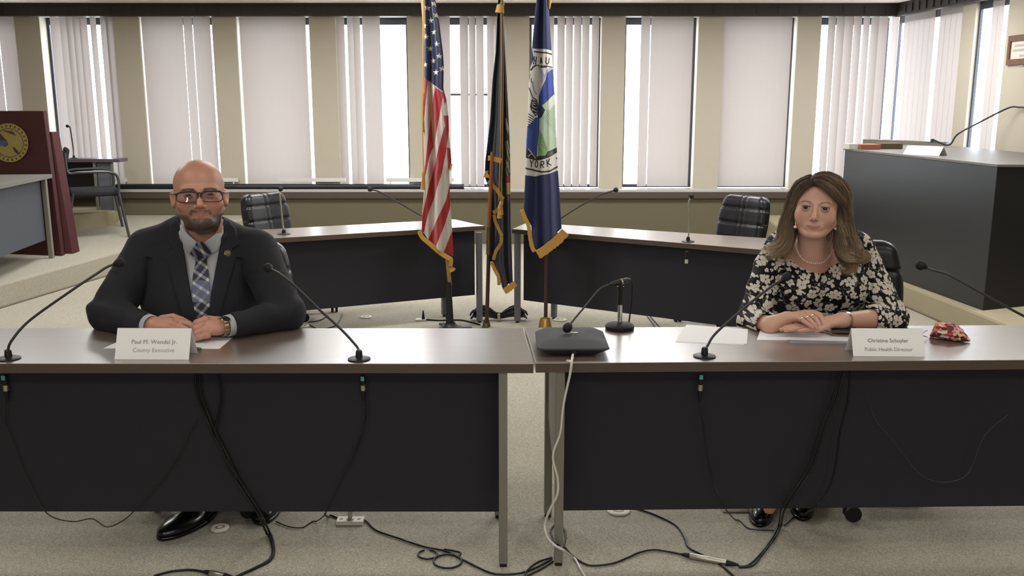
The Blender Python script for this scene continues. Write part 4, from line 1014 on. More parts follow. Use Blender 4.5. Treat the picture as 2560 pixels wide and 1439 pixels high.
def head_sdf(q, man, ears=True):
    W_ = 1.0 if man else .96
    d = sd_el(q, (0, .012, .041 if man else .034), (.077 * W_, .097, .089 if man else .080))
    d = smin(d, sd_el(q, (0, -.028, -.022), (.066 * W_ if man else .0675, .065, .083)), .02)
    jw = .049 if man else .050; jr = .026 if man else .025
    for s in (-1, 1):
        d = smin(d, sd_rc(q, mir((jw, .006, -.052), s), mir((.018 if man else .012, -.066, -.1), s), jr, .023 if man else .019), .02)
        d = smin(d, sd_el(q, mir((.042 if man else .037, -.056, -.030), s), (.025, .024, .024) if man else (.027, .023, .028)), .02)
    d = smin(d, sd_el(q, (0, -.074, -.103), (.026, .019, .019) if man else (.023, .018, .018)), .016)
    if man: d = smin(d, sd_el(q, (0, -.03, -.112), (.05, .05, .03)), .02)
    else: d = smin(d, sd_el(q, (0, -.03, -.1), (.042, .045, .025)), .02)
    for s in (-1, 1):
        d = smin(d, sd_rc(q, mir((.012, -.088, .022), s), mir((.046, -.069, .023), s), .0095 if man else .005, .008 if man else .006), .014)
        d = smax(d, -sd_el(q, mir((.032, -.106, .003), s), (.021, .020, .013)), .010)
    d = smin(d, sd_rc(q, (0, -.088, .012), (0, -.1135 if man else -.1105, -.034), .0068 if man else .0056, .0108 if man else .0100), .010)
    for s in (-1, 1): d = smin(d, sd_el(q, mir((.0125 if man else .0108, -.101, -.039), s), (.0085, .009, .0075) if man else (.0066, .008, .0062)), .006)
    for s in (-1, 1): d = smax(d, -sd_el(q, mir((.0068, -.108, -.0465), s), (.0042, .006, .004)), .003)
    d = smin(d, sd_el(q, (0, -.079, -.066), (.030, .020, .024)), .012)
    d = smax(d, -sd_rc(q, (0, -.108, -.05), (0, -.106, -.057), .003, .0035), .006)
    for s in (-1, 1):
        d = smin(d, sd_rc(q, mir((0, -.0965, -.0640), s), mir((.024, -.0845, -.0675 if man else -.0636), s), .0042, .0018), .004)
        d = smin(d, sd_rc(q, mir((0, -.0955, -.0735), s), mir((.020, -.0855, -.0700 if man else -.0656), s), .0056 if man else .005, .0022), .004)
        d = smax(d, -sd_rc(q, mir((0, -.1035, -.0685), s), mir((.026, -.0905, -.0680 if man else -.0630), s), .0019, .0014), .0022)
        ec = mir((.0315, -.0845, .002), s)
        lid = sd_el(q, ec, (.0148, .0148, .0142))
        op = sd_el(q, (ec[0] + .0004 * s, ec[1] - .013, ec[2] - .0004), (.0132, .016, .0030 if man else .0046))
        lid = smax(lid, -op, .0012); d = smin(d, lid, .0035)
        d = smax(d, -smax(op, sd_el(q, ec, (.0150, .0150, .0148)), .001), .0012)
        if ears:
            R = rotm('Z', s * radians(-24)) @ rotm('X', radians(-8))
            er = sd_el(q, mir((.0795 * W_, .014, -.006), s), (.0065, .019, .029), R)
            er = smin(er, sd_el(q, mir((.079 * W_, .006, -.030), s), (.006, .010, .011)), .008)
            er = smax(er, -sd_el(q, mir((.087 * W_, .006, -.003), s), (.006, .0115, .018), R), .004)
            d = smin(d, er, .006)
    return d
def head_color(q, man):
    """what the skin itself looks like: lips, beard, brows, ruddy cheeks"""
    n = len(q); x, y, z = q[:, 0], q[:, 1], q[:, 2]; ax = np.abs(x)
    skin = np.array(lin('c89783' if man else 'd0a693')); c = np.tile(skin, (n, 1))
    def blend(m, col): c[:] = c * (1 - m[:, None]) + np.array(lin(col)) * m[:, None]
    fr = (y < -.03)
    g = lambda cx, cz, s: np.exp(-(((ax - cx) / s) ** 2 + ((z - cz) / s) ** 2))
    blend((.45 if man else .3) * g(.045, -.028, .022) * fr, 'b9665a' if man else 'c67c6c')
    blend(.35 * g(0, -.038, .012) * fr, 'b9665a')
    if man: blend(.4 * sm(.03, .1, z), 'bd7a68')
    nz = .5 + .5 * vnoise(q, 900, 3)
    zz_ = z + .0685 - (0 if man else 9.0) * ax ** 2; lipm = sm(1.15, .85, np.sqrt((ax / .0245) ** 2 + (zz_ / np.where(zz_ > 0, .0065, .0085)) ** 2)) * (y < -.08)
    if man:
        # short beard round jaw and chin, moustache thinning towards the cheeks
        chin_ = sm(-.078, -.090, z) * .92 * (1 - .35 * np.exp(-(ax / .012) ** 2 - ((z + .088) / .01) ** 2))
        jawl = sm(-.055 , -.080, z - .22 * (ax - .045)) * sm(.024, .038, ax) * .85
        side = sm(.055, .066, ax) * sm(-.015, -.05, z) * (y > -.07) * .4
        mou = sm(-.0485, -.054, z) * sm(-.0655, -.0615, z) * sm(.034, .026, ax) * (.35 + .4 * sm(.004, .014, ax))
        cor = np.exp(-(((ax - .0285) / .0065) ** 2 + ((z + .066) / .010) ** 2)) * .85
        gt = np.exp(-((np.hypot(ax / 1.1, z + .074) - .030) / .006) ** 2) * .5 * (z < -.05)
        b = np.maximum.reduce([chin_, jawl, side, mou, cor, gt]) * (y < .035) * sm(-.175, -.13, z) * (1 - .9 * sm(.0075, .003, np.abs(z + .0685)) * sm(.025, .016, ax))
        blend(np.clip(b * (.85 + .45 * nz), 0, .95), '3d3029')
        blend(lipm * .7, '9c5a54')
        br = np.exp(-((z - (.0225 + .10 * (ax - .03) * (ax < .034) - .25 * np.clip(ax - .036, 0, 1))) / .0042) ** 2) * sm(.011, .016, ax) * sm(.054, .046, ax) * (y < -.05)
        blend(np.clip(br * 1.1, 0, .85), '4b3930')
    else:
        blend(lipm * .75, 'a65f58')
        br = np.exp(-((z - (.0215 + .16 * np.clip(ax - .014, 0, .02) - .35 * np.clip(ax - .038, 0, 1))) / .0026) ** 2) * sm(.013, .018, ax) * sm(.053, .045, ax) * (y < -.05)
        blend(np.clip(br, 0, .7), '5c4436')
        c[:] = c * (1 - .55 * (np.exp(-((z + .0042 - 10 * (ax - .0315) ** 2) / .0014) ** 2) * sm(.0155, .013, np.abs(ax - .0315)) * (y < -.085))[:, None])
        li = np.exp(-((z - .0075 + 10 * (ax - .0315) ** 2) / .0020) ** 2) * sm(.0165, .014, np.abs(ax - .0315)) * (y < -.085)
        blend(np.clip(li * 1.3, 0, .97), '1c1210')
        blend(.35 * np.exp(-(((ax - .0315) / .014) ** 2 + ((z - .009) / .006) ** 2)) * fr, '8d5f58')
    return c
m_skinM = mat('skin_man', 'c58e74', .42, attr='Col', sss=.08, noise=.05, nscale=160, bump=.06, bscale=700)
m_skinW = mat('skin_woman', 'cf9f86', .45, attr='Col', sss=.08, noise=.04, nscale=160, bump=.05, bscale=700)
m_eyew = mat('eye_white', 'd5cfc8', .2, attr='Col')
def make_head(man, C, S, R):
    """returns (V,F) world and colours; C world position of local origin"""
    S = np.array(S); R = np.array(R); Cn = np.array(C)
    zk, kk = (-.04, 1.10) if man else (-.066, 1.30)
    def tol(p):
        q = (((p - Cn.astype(f4)) @ R.astype(f4)) / S.astype(f4)).astype(f4)
        q[:, 2] = np.where(q[:, 2] < zk, zk + (q[:, 2] - zk) * kk, q[:, 2]); return q
    return tol, (lambda q: (np.asarray(q) * S) @ R.T + Cn)
def eyes(parent, toW, S, col, gaze=(0, 0)):
    for s in (-1, 1):
        mb = MB(); mb.ball((0, 0, 0), 1.0, 28, 28); V = np.array(mb.V)
        # pole along -y : rotate so rings centre on the pupil
        V = np.stack([V[:, 0], V[:, 2], -V[:, 1]], 1)
        a = np.arccos(np.clip(-V @ np.array([gaze[0], .98, gaze[1]]) / np.linalg.norm([gaze[0], .98, gaze[1]]), -1, 1))
        C = np.tile(np.array(lin('aaa098')), (len(V), 1)); C[a < .60] = lin(col); C[a < .26] = lin('0b0908'); C[(a >= .52) & (a < .62)] = np.array(lin(col)) * .4
        W = toW(V * .0128 + np.array([.0315 * s, -.0845, .002]))
        mkobj('eye', W, mb.F, m_eyew, parent, smooth=180, colors=C)

# ------------------------------------------------ the man
man = thing('person', 'bald man with glasses and short beard in dark suit and plaid tie, hands folded', 'person', (-1.17, 3.6, 0))
SM = (1.18, 1.13, 1.03); CMn = PY(500, 496, 3.32) + Vector((-.035, .10, 0)); RM = rotm('Z', radians(18.5)) @ rotm('X', radians(-6))
tolM, toWM = make_head(True, CMn, SM, RM)
# joints
shL = PY(372, 628, 3.58); elL = PY(272, 785, 3.42); wrL = PY(372, 812, 3.27)
shR = PY(640, 628, 3.58); elR = PY(712, 785, 3.42); wrR = PY(578, 812, 3.26)
neckb = Vector((PY(503, 600, 3.5).x, 3.50, PY(498, 600, 3.5).z))
cx = PY(502, 650, 3.6).x
def man_torso(p):
    d = sd_el(p, (cx, 3.62, .88), (.235, .165, .28))
    d = smin(d, sd_el(p, (cx, 3.58, .80), (.225, .19, .22)), .06)
    d = smin(d, sd_rc(p, (cx - .16, 3.59, .975), (cx + .16, 3.59, .975), .09, .09), .06)
    for s in (-1, 1): d = smin(d, sd_rc(p, (cx + s * .05, 3.58, 1.095), (cx + s * .20, 3.6, 1.02), .045, .062), .05)
    return d
def fold(p, a, b, f=90, amp=.004, seed=1):
    """wrinkles running round a sleeve between a and b"""
    a = np.array(a); b = np.array(b); ba = b - a; L = np.linalg.norm(ba); t = (p - a.astype(f4)) @ (ba / L).astype(f4)
    n = vnoise(p, 22, seed); return amp * np.sin(t * f + 3.5 * n) * (.4 + .6 * np.abs(vnoise(p, 9, seed + 5)))
def man_arms(p, grow=0):
    d = sd_rc(p, shL, elL, .088 + grow, .072 + grow); d = smin(d, sd_rc(p, elL, wrL + Vector((-.012, .004, .0)), .070 + grow, .043 + grow), .03)
    e = sd_rc(p, shR, elR, .088 + grow, .072 + grow); e = smin(e, sd_rc(p, elR, wrR + Vector((.014, .004, .0)), .070 + grow, .043 + grow), .03)
    return np.minimum(d, e)
Vopen = [(448, 520), (452, 566), (462, 640), (478, 735), (492, 800), (500, 860), (512, 860), (524, 800), (528, 730), (545, 640), (557, 575), (560, 520)]
lapL = [(440, 548), (452, 566), (462, 640), (478, 735), (492, 800), (500, 860), (478, 860), (440, 740), (420, 660), (413, 640), (432, 625), (418, 600), (428, 560)]
lapR = [(570, 548), (556, 570), (545, 640), (528, 730), (524, 800), (512, 860), (548, 800), (575, 700), (592, 640), (578, 625), (596, 612), (588, 570)]
def jacket(p):
    t = man_torso(p)
    a = man_arms(p)
    d = smin(t, a, .035)
    # hem of the jacket front and folds
    fo = fold(p, shL, elL, 55, .0075, 1) * sm(.13, .02, sd_rc(p, elL, elL + Vector((.01, 0, 0)), .05, .05)) + fold(p, elL, wrL, 50, .006, 2) * (p[:, 0] < cx - .18) * (p[:, 2] < .95)
    fo = fo + fold(p, shR, elR, 55, .0075, 4) * sm(.13, .02, sd_rc(p, elR, elR + Vector((.01, 0, 0)), .05, .05)) + fold(p, elR, wrR, 50, .006, 6) * (p[:, 0] > cx + .18) * (p[:, 2] < .95)
    d = d + fo + .0026 * vnoise(p, 30, 9) + .0022 * np.abs(vnoise(p, 55, 19))
    # crease where sleeve meets chest
    d = d + .010 * np.exp(-((t - a) / .012) ** 2) * (p[:, 2] < 1.0) * (p[:, 1] < 3.6)
    fr = p[:, 1] < 3.6
    for L_ in (lapL, lapR):
        pl = polysd(p, L_); d = np.where(fr, np.minimum(d, smax(d - .0085, pl, .0015)), d)
    # collar roll round the neck
    d = np.minimum(d, smax(np.abs(sd_rc(p, neckb + Vector((0, .05, -.02)), neckb + Vector((0, .02, .035)), .094, .089)) - .006, p[:, 2] - (neckb.z + .02 + .42 * (p[:, 1] - 3.5)), .004) )
    op = polysd(p, Vopen)
    d = np.where(p[:, 1] < 3.64, smax(d, -op, .003), d)
    d = smax(d, -sd_rc(p, neckb + Vector((0, .03, -.03)), neckb + Vector((0, -.01, .3)), .078, .078), .004)
    # sleeves end before the wrists; flat where it lies on the table
    for w, e_ in ((wrL, elL), (wrR, elR)):
        ax_ = np.array((w - e_).normalized()); s_ = (p - np.array(w, f4)) @ ax_.astype(f4); near = np.linalg.norm(p - np.array(w, f4), axis=1) < .1
        d = np.where(near, smax(d, s_ - .0, .003), d)
        d = np.where(near, smax(d, -smax(sd_rc(p, e_, w, .05, .036), -(s_ + .03), .003), .003), d)
    d = np.where(p[:, 1] < 3.45, smax(d, -(p[:, 2] - H - .001), .004), d)
    return smax(d, -(p[:, 2] - .55), .005).astype(f4)
V, F = surfnet(jacket, (-1.74, 3.12, .52), (-.72, 3.86, 1.2), .0048)
m_suit = mat('charcoal_suit_wool', '2c2d33', .85, spec=.2, noise=.12, nscale=400, sheen=.04, bump=.15, bscale=900)
mkobj('suit_jacket', V, F, m_suit, man, smooth=180)
# shirt : chest, collar and cuffs
def shirt(p):
    d = man_torso(p) + .011
    d = smin(d, sd_rc(p, neckb + Vector((0, .045, -.06)), neckb + Vector((0, .0, .02)), .080, .076), .02)
    cl = [(447, 556), (453, 548), (470, 575), (495, 606), (489, 618), (474, 636), (462, 622), (454, 590)]; cr = [(560, 548), (566, 556), (557, 600), (545, 626), (531, 634), (516, 618), (508, 606), (535, 580)]
    for c in (cl, cr): d = np.where(p[:, 1] < 3.55, np.minimum(d, smax(d - .0065, polysd(p, c), .003)), d)
    col = smax(np.abs(sd_rc(p, neckb + Vector((0, .045, -.05)), neckb + Vector((0, -.005, .06)), .081, .077)) - .004, p[:, 2] - (neckb.z + .040 + .30 * (p[:, 1] - 3.5)), .003)
    ck = polysd(p, [(400, 400), (600, 400), (566, 540), (540, 583), (510, 606), (501, 612), (494, 606), (468, 583), (440, 540)])
    d = np.minimum(d, col); d = np.where(p[:, 1] < 3.53, smax(d, -ck, .003), d)
    d = smax(d, -sd_rc(p, neckb + Vector((0, .03, -.03)), neckb + Vector((0, .0, .2)), .068, .068), .003)
    return smax(d, -(p[:, 2] - .76), .004).astype(f4)
V, F = surfnet(shirt, (cx - .16, 3.3, .75), (cx + .2, 3.72, 1.2), .0035)
m_shirt = mat('white_shirt_cotton', 'b9bcc4', .8, sheen=.1); so = mkobj('shirt', V, F, m_shirt, man, smooth=180)
def cuffs(p):
    d = np.full(len(p), 9.0, f4)
    for w, e_ in ((wrL, elL), (wrR, elR)):
        ax_ = (w - e_).normalized(); c = sd_rc(p, w - ax_ * .06, w + ax_ * .024, .043, .039); s_ = (p - np.array(w, f4)) @ np.array(ax_, f4)
        c = smax(c, s_ - .022, .002); c = smax(c, -sd_rc(p, w - ax_ * .1, w + ax_ * .06, .036, .035), .002)
        d = np.minimum(d, c)
    return smax(d, -(p[:, 2] - H - .001), .003).astype(f4)
for w in (wrL, wrR):
    V, F = surfnet(cuffs, (w.x - .09, 3.15, .73), (w.x + .09, 3.42, .86), .0028); mkobj('shirt_cuff', V, F, m_shirt, man, smooth=180)
tieP = [(494, 605), (508, 605), (520, 618), (529, 633), (519, 644), (517, 655), (524, 690), (526, 740), (524, 790), (522, 850), (486, 850), (480, 790), (478, 740), (482, 690), (489, 655), (484, 641), (474, 634), (484, 616)]
knotP = [(494, 603), (508, 603), (522, 620), (529, 633), (517, 650), (490, 652), (474, 634), (484, 616)]
def tie(p):
    s = man_torso(p) + .011; s = smin(s, sd_rc(p, neckb + Vector((0, .045, -.06)), neckb + Vector((0, .0, .02)), .080, .076), .02)
    a = smax(np.abs(s - .009) - .004, polysd(p, tieP), .004); b = smax(np.abs(s - .013) - .010, polysd(p, knotP) + .001, .006)
    d = smin(a, b, .004); d = np.where(p[:, 1] > 3.58, 1, d); return smax(d, -(p[:, 2] - .78), .004).astype(f4)
V, F = surfnet(tie, (cx - .07, 3.3, .76), (cx + .13, 3.6, 1.1), .0022)
P = pxy(V); u, v = P[:, 0], P[:, 1]
# plaid: two sets of diagonal bands
ang = radians(-42); cu, su = cos(ang), sin(ang)
A_ = (u - 500) * cos(radians(40)) + (v - 640) * sin(radians(40)); B_ = -(u - 500) * sin(radians(33)) + (v - 640) * cos(radians(33))
knot = v < 645; A_ = np.where(knot, (u - 500) * .88 + (v - 640) * -.4, A_)
navy_ = np.array(lin('1d1f3d')); dkb = np.array(lin('14131c')); slate = np.array(lin('5d6484')); lb = np.array(lin('8f9dc0')); gr = np.array(lin('7f8390')); cw = np.array(lin('c9cdb8'))
C = np.tile(navy_, (len(V), 1)); C[(np.floor(B_ / 22) % 2) == 0] = dkb
bandA = np.abs((A_ % 21) - 10.5) < 3.4; bandB = np.abs((B_ % 26) - 13) < 3.6; wide = (v > 700) & (v < 755)
C[wide & ~bandA] = slate; C[bandB] = gr; C[bandB & wide] = lb; C[bandA] = gr * .8; C[bandA & bandB] = cw
mkobj('necktie', V, F, mat('tie_silk', 'ffffff', .45, attr='Col', sheen=.2, bump=.1, bscale=900), man, smooth=180, colors=C)
# lapel pin
def surf_front(fn, u, v, y0=3.2, y1=3.7):
    Ys = np.linspace(y0, y1, 600); P = np.array([PY(u, v, y) for y in Ys]); d = fn(P.astype(f4)); i = np.argmax(d < 0); return Vector(P[i])
pn = surf_front(jacket, 569, 633); nr_ = Vector((0.12, -1, .25)).normalized()
t_ = MB().lathe([(.0135, -.004), (.0135, .002), (.012, .0035), (.0105, .003)], pn, 24, nr_).build('lapel_pin', mat('pin_brass', '8f8658', .3, .9), man)
MB().lathe([(.0098, .003), (.0096, .0042)], pn, 20, nr_).build('pin_face', mat('pin_enamel', '4a4636', .35), t_)
MB().tube([pn + nr_ * .005 + Vector((-.006, 0, -.003)), pn + nr_ * .005 + Vector((.0, 0, .003)), pn + nr_ * .005 + Vector((.006, 0, .001))], .0022, 6).build('pin_mark', mat('pin_pale', 'b8b28c', .4), t_)

# hands
def fingers(p, F_, k=.004):
    d = np.full(len(p), 9.0, f4)
    for pts, rs in F_:
        e = np.full(len(p), 9.0, f4)
        for i in range(len(pts) - 1): e = smin(e, sd_rc(p, pts[i], pts[i + 1], rs[i], rs[i + 1]), .002)
        d = smin(d, e, k)
    return d
def HP(L, Yz=None): return [PY(u, v, y) for (u, v, y) in L]
r_ = [.0115, .0108, .0100, .0085]
# his right hand (left in the picture): palm down, fingers pointing right, mostly behind the card
MR_F = [(HP([(432, 800, 3.285), (455, 804, 3.27), (474, 811, 3.258), (487, 818, 3.25)]), [.0125, .0112, .0105, .009]),
        (HP([(428, 808, 3.262), (448, 814, 3.238), (466, 823, 3.225), (476, 831, 3.215)]), [.012, .011, .0105, .009]),
        (HP([(422, 817, 3.24), (443, 825, 3.215), (458, 836, 3.205), (466, 843, 3.198)]), [.0115, .0108, .010, .0085]),
        (HP([(414, 826, 3.222), (434, 836, 3.20), (448, 845, 3.192), (455, 850, 3.188)]), [.0105, .0098, .009, .0078]),
        (HP([(405, 796, 3.31), (432, 791, 3.31), (455, 799, 3.30), (474, 808, 3.292)]), [.014, .0125, .0115, .0095])]
def manR(p):
    d = sd_rc(p, wrL + (elL - wrL).normalized() * .09, wrL + Vector((.005, 0, .002)), .034, .030)
    d = smin(d, sd_el(p, PY(405, 811, 3.262), (.044, .036, .021)), .016); d = smin(d, sd_rc(p, PY(385, 808, 3.27), PY(425, 805, 3.265), .024, .017), .014)
    return smin(d, fingers(p, MR_F), .007)
# his left hand (right in the picture): loosely closed over the other, knuckles to the camera
ML_F = [(HP([(513, 799, 3.262), (492, 806, 3.25), (482, 817, 3.25), (486, 828, 3.262)]), [.0135, .0122, .011, .0095]),
        (HP([(511, 811, 3.238), (490, 819, 3.226), (481, 830, 3.230), (487, 838, 3.245)]), [.0135, .0122, .011, .0095]),
        (HP([(512, 824, 3.216), (492, 832, 3.206), (483, 841, 3.212), (489, 846, 3.228)]), [.013, .0118, .0105, .009]),
        (HP([(518, 836, 3.198), (500, 842, 3.190), (488, 847, 3.196), (493, 850, 3.212)]), [.012, .0108, .0095, .0082]),
        (HP([(548, 800, 3.285), (522, 797, 3.285), (500, 802, 3.275), (486, 811, 3.270)]), [.014, .0128, .0118, .0095])]
def manL(p):
    d = sd_rc(p, wrR + (elR - wrR).normalized() * .09, wrR + Vector((-.004, 0, .0)), .034, .031)
    d = smin(d, sd_el(p, PY(538, 820, 3.24), (.047, .038, .026)), .016); d = smin(d, sd_rc(p, PY(560, 814, 3.25), PY(522, 812, 3.235), .029, .020), .014)
    for f in ML_F[:4]: d = smin(d, sd_el(p, f[0][0], (.0145, .0145, .0135)), .007)
    return smin(d, fingers(p, ML_F, .003), .006)
def manhands(p): return smax(np.minimum(manR(p), manL(p)), -(p[:, 2] - H - .0015), .003).astype(f4)
Vh, Fh = surfnet(manhands, (wrL.x - .1, 3.12, .735), (wrR.x + .1, 3.36, .845), .0019)
def man_head_w(p):
    d = head_sdf(tolM(p), True) * 1.13
    return smin(d, sd_rc(p, CMn + Vector((0, .05, -.08)), neckb + Vector((0, .055, -.08)), .060, .062), .03).astype(f4)
Vk, Fk = surfnet(man_head_w, (CMn.x - .13, CMn.y - .16, neckb.z - .05), (CMn.x + .13, CMn.y + .17, CMn.z + .17), .0023)
knM = [Vector((cx - .13, 3.30, .50)), Vector((cx + .13, 3.32, .50))]; ftM = [PZ(445, 1322, 0) + Vector((0, .10, .15)), PZ(655, 1300, 0) + Vector((0, .12, .15))]
def coarse_man(p):
    d = man_torso(p) + .03
    d = np.minimum(d, man_arms(p, -.022))
    d = smin(d, sd_rc(p, (cx - .1, 3.72, .56), (cx + .1, 3.72, .56), .13, .13), .05)
    for i, s in enumerate((-1, 1)):
        d = smin(d, sd_rc(p, (cx + s * .1, 3.70, .55), knM[i], .085, .062), .03); d = smin(d, sd_rc(p, knM[i], ftM[i] + Vector((0, .08, .0)), .06, .034), .02)
    for w in (wrL, wrR): pass
    return smax(d, sd_el(p, CMn + Vector((0, .05, -.02)), (.2, .2, .2)) * -1, .01).astype(f4)
Vc, Fc = surfnet(coarse_man, (-1.72, 2.95, .06), (-.72, 3.95, 1.16), .012)
V, F = joinVF([(Vk, Fk), (Vh, Fh), (Vc, Fc)])
Ck = head_color(tolM(Vk.astype(f4)).astype(float), True)
Ch = np.tile(np.array(lin('c89582')), (len(Vh), 1)); kn = np.zeros(len(Vh))
for f, _r in MR_F + ML_F:
    for q in f[:1] + f[3:]: kn = np.maximum(kn, np.exp(-(np.linalg.norm(Vh - np.array(q), axis=1) / .012) ** 2))
Ch = Ch * (1 - .4 * kn[:, None]) + np.array(lin('c07a68')) * .4 * kn[:, None]
hair_ = sm(.03, -.01, np.abs(Vh[:, 0] - wrL.x)) * .35 * (.5 + .5 * vnoise(Vh, 700, 4)); Ch = Ch * (1 - hair_[:, None]) + np.array(lin('5b4234')) * hair_[:, None]
Cc = np.tile(np.array(lin('c89582')), (len(Vc), 1))
mkobj('body', V, F, m_skinM, man, smooth=180, colors=np.concatenate([Ck, Ch, Cc]))
eyes(man, toWM, SM, '4a3a2c')
# trousers and shoes
def trous(p):
    d = sd_rc(p, (cx - .1, 3.72, .56), (cx + .1, 3.72, .56), .155, .155)
    for i, s in enumerate((-1, 1)):
        d = smin(d, sd_rc(p, (cx + s * .1, 3.70, .55), knM[i], .105, .08), .03); d = smin(d, sd_rc(p, knM[i], ftM[i] + Vector((0, .07, -.03)), .078, .062), .02)
    return smax(d, -(p[:, 2] - .09), .004).astype(f4)
V, F = surfnet(trous, (-1.62, 3.0, .1), (-.85, 3.95, .75), .011); mkobj('trousers', V, F, m_suit, man, smooth=180)
def shoe(name, parent, ank, toe, w, m, h=.085, heel=True, res=.004, turn=None):
    a = Vector((ank.x, ank.y, 0)); t = Vector((toe.x, toe.y, 0)); d_ = (t - a).normalized(); n_ = Vector((-d_.y, d_.x, 0)); L_ = (t - a).length
    Rm_ = np.stack([np.array(d_), np.array(n_), np.array((0, 0, 1.))], 1); c_ = np.array(a)
    def f(p):
        q = (p - c_.astype(f4)) @ Rm_.astype(f4)
        up = sd_rc(q, (.0, 0, .05), (L_ * .9, 0, .03), .046, .036) ; up = sd_el(q, (L_ * .42, 0, .018), (L_ * .62, w, .062)) if False else smin(sd_rc(q, (-.03, 0, .052), (L_ * .45, 0, .036), .043, .038), sd_el(q, (L_ * .68, 0, .022), (L_ * .4, w, .04)), .03)
        up = smax(up, -(q[:, 2] - .016), .003)
        so_ = smax(smax(np.abs(q[:, 2] - .008) - .008, smin(sd_el(q, (L_ * .62, 0, .01), (L_ * .47, w * 1.08, .6)), sd_el(q, (-.02, 0, .01), (.06, w * .85, .6)), .03), .002), -9, .001)
        return np.minimum(up, so_).astype(f4)
    lo = np.minimum(np.array(a), np.array(t)) - .11; hi = np.maximum(np.array(a), np.array(t)) + .11; lo[2] = -.004; hi[2] = .13
    V, F = surfnet(f, lo, hi, res); return mkobj(name, V, F, m, parent, smooth=180)
m_shoe = mat('black_polished_leather', '08080a', .22, spec=.6)
tM = PZ(432, 1345, 0); shoe('shoe', man, Vector((tM.x + .10, tM.y + .27, 0)), Vector((tM.x - .03, tM.y + .0, 0)), .06, m_shoe)
tM2 = PZ(655, 1307, 0); shoe('shoe', man, Vector((tM2.x - .02, tM2.y + .28, 0)), tM2, .052, m_shoe)
# glasses
gl = MB()
def lensloop(s, n=30):
    out = []
    for k in range(n):
        a = 2 * pi * k / n; e = .5
        x = .0312 * math.copysign(abs(cos(a)) ** e, cos(a)); z = .0165 * math.copysign(abs(sin(a)) ** .62, sin(a)) * (1 + .08 * cos(a) * s) * 1.12 - .0050
        X = .0355 * s + x * s; out.append((X, -.1085 + .55 * max(0, abs(X) - .02) ** 1.25 + .02 * abs(X), .0 + z))
    return out
fr_ = []
glo = None
m_gf = mat('dark_tortoise_frame', '2a1c22', .3, spec=.6)
for s in (-1, 1):
    P_ = lensloop(s); W_ = [Vector(toWM(np.array([q]))[0]) for q in P_]; W_.append(W_[0]); gl.tube(W_, [.0019 + (.0019 if P_[i % 30][2] > .0 else 0) for i in range(31)], 8, caps=False)
gl.tube([Vector(toWM(np.array([q]))[0]) for q in ((-.0065, -.1105, .006), (0, -.1135, .0085), (.0065, -.1105, .006))], .003, 8)
for s in (-1, 1): gl.tube(spline([Vector(toWM(np.array([q]))[0]) for q in ((.066 * s, -.090, .007), (.074 * s, -.078, .008), (.079 * s, -.03, .009), (.084 * s, .012, .01), (.084 * s, .03, -.008))], 4), .0028, 8)
glo = gl.build('glasses', m_gf, man, smooth=60)
m_lens2 = bpy.data.materials.new('spectacle_lens'); m_lens2.use_nodes = True; nt = m_lens2.node_tree; nt.nodes.clear()
o_ = nt.nodes.new('ShaderNodeOutputMaterial'); t_ = nt.nodes.new('ShaderNodeBsdfTransparent'); g_ = nt.nodes.new('ShaderNodeBsdfGlossy'); x_ = nt.nodes.new('ShaderNodeMixShader'); fz = nt.nodes.new('ShaderNodeFresnel'); fz.inputs[0].default_value = 1.6
t_.inputs[0].default_value = (.86, .84, .88, 1); g_.inputs['Roughness'].default_value = .03; nt.links.new(fz.outputs[0], x_.inputs[0])
nt.links.new(t_.outputs[0], x_.inputs[1]); nt.links.new(g_.outputs[0], x_.inputs[2]); nt.links.new(x_.outputs[0], o_.inputs[0])
for s in (-1, 1):
    P_ = lensloop(s); c_ = np.mean(np.array(P_), 0); c_[1] -= .0012
    rings = []
    for k in (0.02, .5, 1.0): rings.append([c_ + (np.array(q) - c_) * k for q in P_])
    V = toWM(np.array([q for r in rings for q in r])); n_ = len(P_)
    F = [(i * n_ + k, i * n_ + (k + 1) % n_, (i + 1) * n_ + (k + 1) % n_, (i + 1) * n_ + k) for i in range(2) for k in range(n_)]
    mkobj('lens', V, F, m_lens2, glo, smooth=180)
# wrist watch
ax_ = (wrR - elR).normalized(); wc = wrR + ax_ * .034
wt_ = MB()
for k in range(24):
    a = 2 * pi * k / 24; x1 = ax_.orthogonal().normalized(); y1 = ax_.cross(x1); rr_ = .0345
    c_ = wc + x1 * cos(a) * rr_ + y1 * sin(a) * rr_ * .95
    if c_.z < H + .003: continue
    rad = (x1 * cos(a) + y1 * sin(a)); wt_.obox(c_, ax_ * .0075, ax_.cross(rad) * .004, rad * .0018)
wo = wt_.build('wristwatch', mat('watch_steel_gold', 'bcb294', .25, 1.0), man, smooth=None, bevel=.0006)
nrm_ = Vector((.35, -.30, .88)).normalized(); cc_ = wc + Vector((.006, -.004, .0)) + nrm_ * .031
MB().lathe([(.015, -.003), (.017, 0), (.017, .005), (.015, .007)], cc_, 24, nrm_).build('watch_case', mat('watch_gold', 'c0a878', .2, 1.0), wo)
MB().lathe([(.0145, .006), (.0143, .0078)], cc_, 24, nrm_).build('watch_dial', mat('watch_dark_dial', '15151c', .2), wo)
# pen held in his right hand
pa = PY(448, 806, 3.262); pb = PY(464, 820, 3.235)
tag(MB().tube([pa, pa + (pb - pa) * .5, pb, pb + (pb - pa) * .25], [.0045, .0048, .0042, .0012], 10).build('pen', mat('white_pen', 'd6d6ce', .25, spec=.6)), 'white and silver pen held between the bald man\'s fingers', 'pen')

